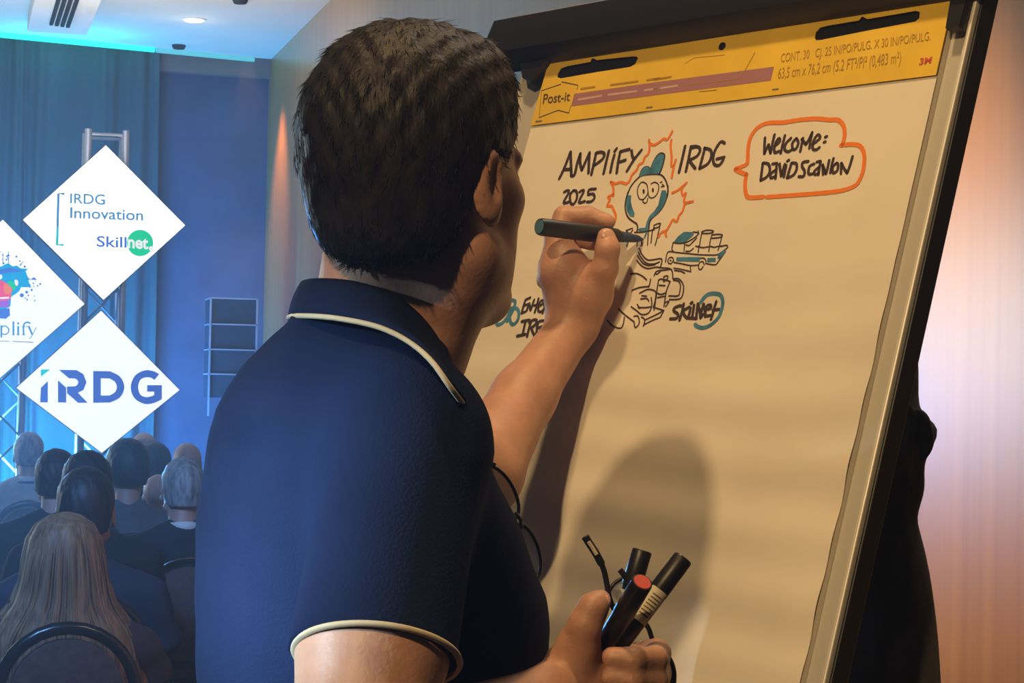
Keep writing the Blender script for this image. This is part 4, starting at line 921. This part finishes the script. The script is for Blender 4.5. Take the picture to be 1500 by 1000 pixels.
mb = MB(); mb.tube([c2w(p) for p in catmull([C3(u, v, 1.80) for u, v in ((934, 900), (949, 918), (957, 940), (968, 955), (980, 966), (986, 985), (985, 1010))], 5)], [.0022]*14+[.0030]*17, 8); mb.build('temple', M['black'], gl, smooth=True)
ce = C3(926, 872, 1.822); ring = [c2w(ce+np.array([.021*math.cos(t), .017*math.sin(t), .006*math.cos(t)])) for t in np.linspace(0, 6.283, 29)[:-1]]
mb = MB(); mb.tube(ring, .0018, 8, closed=True); mb.build('rim', M['black'], gl, smooth=True)
mb = MB(); mb.prism(ring, F_*.0012); mb.build('lens', M['lens'], gl)
mb = MB(); mb.tube([c2w(C3(u, v, 1.80)) for u, v in ((908, 834), (914, 842), (921, 852))], .0026, 8); mb.build('hinge', M['black'], gl)

g2 = empty('spectacles', c2w(C3(765, 760, 1.80)), 'thin dark rimmed spectacles hooked on the front of the navy shirt', 'glasses')
for (u, v, a, b, an) in ((733, 722, .0265, .0125, -61), (771, 808, .0255, .0115, -72)):
    c = C3(u, v, 1.80); an = R_(an); e_1 = np.array([math.cos(an), math.sin(an), .12]); e_2 = np.array([-math.sin(an), math.cos(an), .9]); e_2 = e_2/np.linalg.norm(e_2)*1.25
    ring = [c2w(c+e_1*a*math.cos(t)*(1-.06*math.sin(t))+e_2*b*math.sin(t)) for t in np.linspace(0, 6.283, 37)[:-1]]
    mb = MB(); mb.tube(ring, .0016, 8, closed=True); rm = mb.build('rim', M['black'], g2, smooth=True)
    mb = MB(); mb.prism(ring, F_*.001); mb.build('lens', M['lens'], g2)
mb = MB(); mb.tube([c2w(p) for p in catmull([C3(756, 752, 1.80), C3(762, 760, 1.79), C3(764, 772, 1.80)], 5)], .0018, 8); mb.build('bridge', M['black'], g2)
mb = MB(); mb.tube([c2w(p) for p in catmull([C3(724, 680, 1.80), C3(712, 690, 1.85), C3(725, 760, 1.88), C3(735, 800, 1.88)], 6)], .0017, 8); mb.build('temple', M['black'], g2, smooth=True)
# ------------------------------------------------------------------ chairs and the seated audience
M['chairframe'] = mat('black_chair_frame', (.012, .012, .015), .22, spec=.6)
M['uphol'] = mat('brown_grey_upholstery', (.095, .075, .07), .9, noise=.25, scale=40, bump=.2, bscale=200)
def build_chair(loc, rz, label, group):
    t = empty('banquet_chair', (loc[0], loc[1], 0), label, 'chair', group)
    X0, Y0 = loc[0], loc[1]
    def arch(r, z0, y0=-.235, lean=.10, n=15):
        pts = [(-r, y0, z0)]
        for k in range(n): a = math.pi*(1-k/(n-1)); pts.append((r*math.cos(a), y0-lean*.0, .675+r*.98*math.sin(a)))
        pts.append((r, y0, z0)); return [(X0+x, Y0+y-(z-.45)*lean*.3, z) for x, y, z in pts]
    mb = MB(); mb.tube(arch(.178, .40), .018, 10); mb.build('back_frame', M['chairframe'], t, smooth=True)
    pr = arch(.148, .47); mb = MB(); mb.loft([[(x, y+o, z) for x, y, z in [tuple(np.array(q)*1. if s_ == 1 else np.array([X0+(q[0]-X0)*s_, q[1], .62+(q[2]-.62)*s_])) for q in pr]] for o, s_ in ((-.022, .93), (-.018, 1), (.02, 1), (.026, .93))]); mb.build('backrest', M['uphol'], t, autos=50)
    mb = MB(); mb.loft([[(X0+sx*w_, Y0+yy, z) for sx, yy in ((-1, -.2), (-.95, .18), (-.8, .22), (.8, .22), (.95, .18), (1, -.2))] for z, w_ in ((.40, .19), (.41, .205), (.45, .205), (.465, .19))]); mb.build('seat', M['uphol'], t, autos=50)
    for sx in (-1, 1):
        mb = MB(); mb.tube([(X0+sx*.178, Y0-.232, .42), (X0+sx*.19, Y0-.30, .0)], .013, 8); mb.build('leg', M['chairframe'], t)
        mb = MB(); mb.tube([(X0+sx*.175, Y0+.17, .41), (X0+sx*.185, Y0+.21, .0)], .013, 8); mb.build('leg', M['chairframe'], t)
    t.rotation_euler = (0, 0, rz)
    return t
def copy_tree(o, parent=None):
    c = o.copy(); COL.objects.link(c)
    if parent is not None:
        c.parent = parent; c.matrix_parent_inverse = o.matrix_parent_inverse.copy()
    for ch in [x for x in o.children]: copy_tree(ch, c)
    return c

CL = {}
def cloth(nm, r, g, b, **k):
    if nm not in CL: CL[nm] = mat(nm, (r, g, b), .88, noise=.2, scale=12, bump=.15, bscale=120, **k)
    return CL[nm]
navy = cloth('navy_suit', .018, .024, .045); teal_j = cloth('dark_teal_jacket', .014, .030, .036); greys = cloth('grey_suit', .10, .105, .12)
pale = cloth('pale_grey_shirt', .46, .46, .44); blacks = cloth('black_suit', .012, .013, .018); brown_c = cloth('dark_red_brown_wrap', .06, .028, .028)
whitec = cloth('white_collar', .7, .7, .68); bluel = cloth('blue_lanyard', .03, .06, .22)
def hairm(nm, r, g, b): return mat(nm, (r, g, b), .55, noise=.45, scale=70, stretch=(1, 1, .2), bump=.5, bscale=120)
h_dark = hairm('very_dark_hair', .018, .016, .018); h_brown = hairm('brown_hair', .05, .034, .026); h_grey = hairm('grey_hair', .33, .31, .30); h_fair = hairm('short_fair_hair', .36, .27, .20)
def blond_mat():
    m = hairm('long_blonde_hair', .25, .145, .07); nt = m.node_tree
    for n in nt.nodes:
        if n.type == 'MAPPING': n.inputs['Scale'].default_value = (1, 1, .06)
    return m
h_blond = blond_mat()
M['skin2'] = mat('audience_skin', (.52, .30, .22), .5, noise=.12, scale=20)

def seated(u, vtop, d, yaw, hair, hm, top, label, hscale=1., collar=None, lanyard=False, bulk=1.):
    Pw = at(u, vtop, d); Hh = float(Pw[2]); o = np.array([Pw[0], Pw[1], 0.])
    c, s_ = math.cos(R_(yaw)), math.sin(R_(yaw))          # yaw > 0 turns to the right
    def xf(P_):
        P_ = np.asarray(P_); return np.stack([o[0]+P_[..., 0]*c+P_[..., 1]*s_, o[1]-P_[..., 0]*s_+P_[..., 1]*c, P_[..., 2]], -1)
    t = empty('person', o, label, 'person', None)
    hb = .012 if hair else 0.
    ez_ = Hh-(.121+hb)*hscale; T = lambda p: np.array([p[0]*hscale, p[1]*hscale, ez_+p[2]*hscale])
    I = np.eye(3); zs = Hh-.355*hscale; h = .0085
    f = Field((-.36, -.30, .0), (.36, .68, Hh+.05), h)
    head_skin(f, T, I, hscale)
    f.cap((0, -.02, ez_-.06), (0, -.035, zs+.05), .052, .058, .02)
    f.cap((-.15*bulk, -.03, zs-.01), (.15*bulk, -.03, zs-.01), .05, .05, .03); f.ell((0, -.03, (zs+.5)/2), (.17*bulk, .10, (zs-.5)/2+.07), I, .03)
    for g in (-1, 1):
        f.chain([(g*.20*bulk, -.03, zs-.02), (g*.235*bulk, .01, .70), (g*.13, .26, .60)], [.045, .04, .03], .02)
        f.chain([(g*.13, .26, .60), (g*.10, .33, .59)], [.032, .028], .012)
        for k in range(4): f.cap((g*(.125-.018*k), .335, .592), (g*(.115-.017*k), .405-.006*k*k, .575), .0095, .008, .006)
        f.cap((g*.075, .30, .60), (g*.055, .35, .595), .011, .009, .006)
        f.chain([(g*.09, -.03, .52), (g*.11, .36, .49), (g*.11, .36, .09)], [.075, .05, .035], .02); f.cap((g*.11, .36, .05), (g*.12, .46, .04), .035, .03, .01)
    field_obj('body', f, M['skin2'], t, xf, 1)
    f = Field((-.36, -.30, .40), (.36, .48, zs+.20), h)
    f.cap((-.155*bulk, -.03, zs), (.155*bulk, -.03, zs), .062, .062, .03); f.ell((0, -.03, (zs+.5)/2), (.195*bulk, .125, (zs-.5)/2+.085), I, .04)
    for g in (-1, 1):
        f.cap((g*.03, -.035, zs+.075), (g*.15*bulk, -.03, zs+.005), .048, .055, .03)
        f.chain([(g*.205*bulk, -.03, zs-.015), (g*.245*bulk, .01, .70), (g*.14, .25, .61)], [.062, .055, .044], .025)
    f.ell((0, -.042, zs+.058), (.072, .070, .034), I, .03)
    Xg, Yg, Zg = f.grids(); f.a += (.0035*np.sin(Zg*45+Xg*18)*np.sin(Xg*25+Yg*30)).astype(np.float32)
    jk_ = field_obj('jacket', f, top, t, xf, 1)
    f = Field((-.30, -.25, .0), (.30, .60, .66), h)
    for g in (-1, 1): f.chain([(g*.09, -.05, .54), (g*.11, .36, .51), (g*.11, .36, .10)], [.092, .068, .055], .03)
    field_obj('trousers', f, blacks, t, xf, 0)
    for g in (-1, 1):
        mb = MB(); mb.loft([[xf(np.array((g*.115+w_*math.cos(a), yy+l_*math.sin(a), z))) for a in np.linspace(0, 6.283, 17)[:-1]] for z, w_, l_, yy in ((.0, .046, .12, .40), (.02, .05, .125, .40), (.05, .046, .11, .395), (.085, .042, .06, .365))]); mb.build('shoe', M['shoe'], t, smooth=True)
    if collar is not None:
        mb = MB(); mb.loft([[xf(np.array((r*math.cos(a), -.032+r*1.0*math.sin(a), z+.012*math.sin(a+math.pi)))) for a in np.linspace(0, 6.283, 25)[:-1]] for r, z in ((.068, zs+.062), (.066, zs+.098), (.062, zs+.098), (.062, zs+.062))]); mb.build('shirt_collar', collar, t, smooth=True)
    if lanyard:
        mb = MB(); mb.tube([xf(np.array((.074*math.cos(a), -.032+.08*math.sin(a), zs+.066-.01*math.sin(a)))) for a in np.linspace(0, 6.283, 25)[:-1]], .007, 6, closed=True); mb.build('lanyard', bluel, t)
    if hair in ('short', 'thin', 'big'):
        k = {'short': 0., 'thin': -.006, 'big': .009}[hair]*1.
        f = Field((-.14, -.16, ez_-.14), (.14, .15, Hh+.06), .006)
        f.ell(T((0, -.016, .040)), np.array((.081+k, .104+k, .090+k))*hscale, I, .02); f.ell(T((0, -.042, -.005)), np.array((.072+k, .070+k, .074))*hscale, I, .03); f.ell(T((0, -.052, -.045)), np.array((.058, .046, .042))*hscale, I, .03)
        Xg, Yg, Zg = f.grids(); fwd_ = Yg/hscale; up_ = (Zg-ez_)/hscale
        f.a += (.0022*np.sin(Xg*150+Zg*60+2*np.sin(Yg*70))*np.sin(Yg*130-Zg*40)).astype(np.float32)
        hl_ = hairline(fwd_)+.016+.012*(fwd_ < -.03); d_ = (hl_-up_)*.75+0*Xg
        if hair == 'thin': d_ = np.maximum(d_, (up_-.075+.25*(fwd_+.05))*.5)      # bald crown
        f.a = np.maximum(f.a, d_).astype(np.float32)
        field_obj('hair', f, hm, t, xf, 1)
    if hair == 'none': pass
    if hair == 'long':
        rows = []; n = 46
        for zo, wx, yb, yf in ((.003, .012, -.03, .0), (-.006, .045, -.075, .045), (-.03, .080, -.112, .085), (-.07, .102, -.128, .095), (-.12, .112, -.132, .075), (-.18, .122, -.135, .035), (-.24, .142, -.142, .0), (-.29, .180, -.158, .01), (-.34, .212, -.168, .03), (-.40, .228, -.172, .04), (-.47, .235, -.170, .03), (-.55, .232, -.165, .0), (-.60, .225, -.158, -.04)):
            ring = []
            for k in range(n):
                a = 2*math.pi*k/n; cc, ss = math.cos(a), math.sin(a)
                rp = 1+(.035*math.sin(11*a+zo*6)+.025*math.sin(19*a-zo*9+1))*min(1, max(0, -zo/.1))
                yv = (yf if ss > 0 else -yb)*ss*rp-.0*zo
                ring.append(xf(np.array((wx*math.copysign(abs(cc)**.85, cc)*rp, yv-.02*(ss > 0), Hh+zo))))
            rows.append(ring)
        mb = MB(); mb.loft(rows); ho = mb.build('hair', hm, t, smooth=True)
        for j in range(46):                                    # loose locks lying on the hair
            x0_ = random.uniform(-.9, .9); mb = None
            pts = []
            for (zo, wx, yb) in ((-.03, .080, -.112), (-.12, .112, -.134), (-.24, .142, -.145), (-.34, .212, -.170), (-.47, .235, -.174), (-.57+random.uniform(-.05, .05), .232, -.168)):
                xx = wx*x0_*(1+random.uniform(-.03, .03)); pts.append(xf(np.array((xx, yb*math.sqrt(max(.02, 1-x0_**2))-.001, Hh+zo))))
            pts = catmull(pts, 4); r0 = random.uniform(.003, .007)
            if j == 0: lk = MB()
            lk.tube(pts, [r0*(.3+.7*math.sin(math.pi*min(1, .08+i/len(pts)))) for i in range(len(pts))], 6)
        lk.build('hair_locks', hm, ho, smooth=True)
    return t, o

aud = [
 ((127, 681, 6.5, 6, 'short', h_dark, navy, 'broad dark haired man in navy suit seated directly in front of the long haired woman', 1.10, whitec), .47),
 ((95, 750, 5.7, -3, 'long', h_blond, brown_c, 'woman with long blonde hair spread over her back, nearest of the audience', 1.0, None), 0),
 ((128, 657, 7.2, 0, 'short', h_dark, blacks, 'dark haired person whose crown shows just above the broad man in navy', 1.05, None), 0),
 ((268, 668, 8.0, -4, 'short', h_grey, blacks, 'man with thinning grey hair and dark suit, rightmost beside the presenter', 1.0, whitec), 0),
 ((84, 655, 8.3, 12, 'short', h_dark, teal_j, 'dark haired person in dark teal jacket, left behind the broad man in navy', 1.0, None), 0),
 ((187, 643, 9.1, -6, 'big', h_dark, greys, 'dark haired man in grey suit seated below the point of the lower diamond screen', 1.06, None), 0),
 ((234, 694, 9.95, 20, None, None, greys, 'low seated bald person between the grey suit and the thinning grey head', .95, None), 0),
 ((229, 646, 10.75, 25, 'short', h_dark, blacks, 'dark haired person turned right, seen beyond the grey suit man', 1.0, None), 0),
 ((274, 648, 11.5, -8, None, None, blacks, 'bald pink headed person in the far row, close to the presenter', 1.0, None), 0),
 ((211, 630, 12.3, 0, 'thin', h_fair, greys, 'fair thin haired man farthest away, under the lower diamond screen', 1.0, None), 0),
 ((43, 631, 11.5, 4, 'short', h_grey, pale, 'grey haired man in pale shirt with blue lanyard, far left before the cyan curtain', 1.0, whitec, True), 0),
]
first = None
cl = ['rounded black banquet chair behind the broad man in navy', 'nearest rounded black banquet chair, in front of the long haired woman', 'rounded banquet chair of the person hidden behind the broad man',
      'rounded banquet chair of the thinning grey haired man beside the presenter', 'rounded banquet chair of the person in the dark teal jacket', 'rounded banquet chair behind the man in grey suit',
      'rounded banquet chair of the low seated bald person', 'rounded banquet chair of the person turned right', 'rounded banquet chair of the far bald person',
      'rounded banquet chair of the farthest fair haired man', 'rounded banquet chair behind the far man in pale shirt']
for i, (a, _) in enumerate(aud):
    t, o = seated(*a[:8], hscale=a[8], collar=a[9], lanyard=len(a) > 10)
    if first is None:
        first = build_chair((o[0], o[1]), 0, cl[i], 'banquet chairs of the audience')
    else:
        c = copy_tree(first); c.location = (o[0], o[1], 0); c.rotation_euler = (0, 0, -R_(a[3])*.3); c['label'] = cl[i]
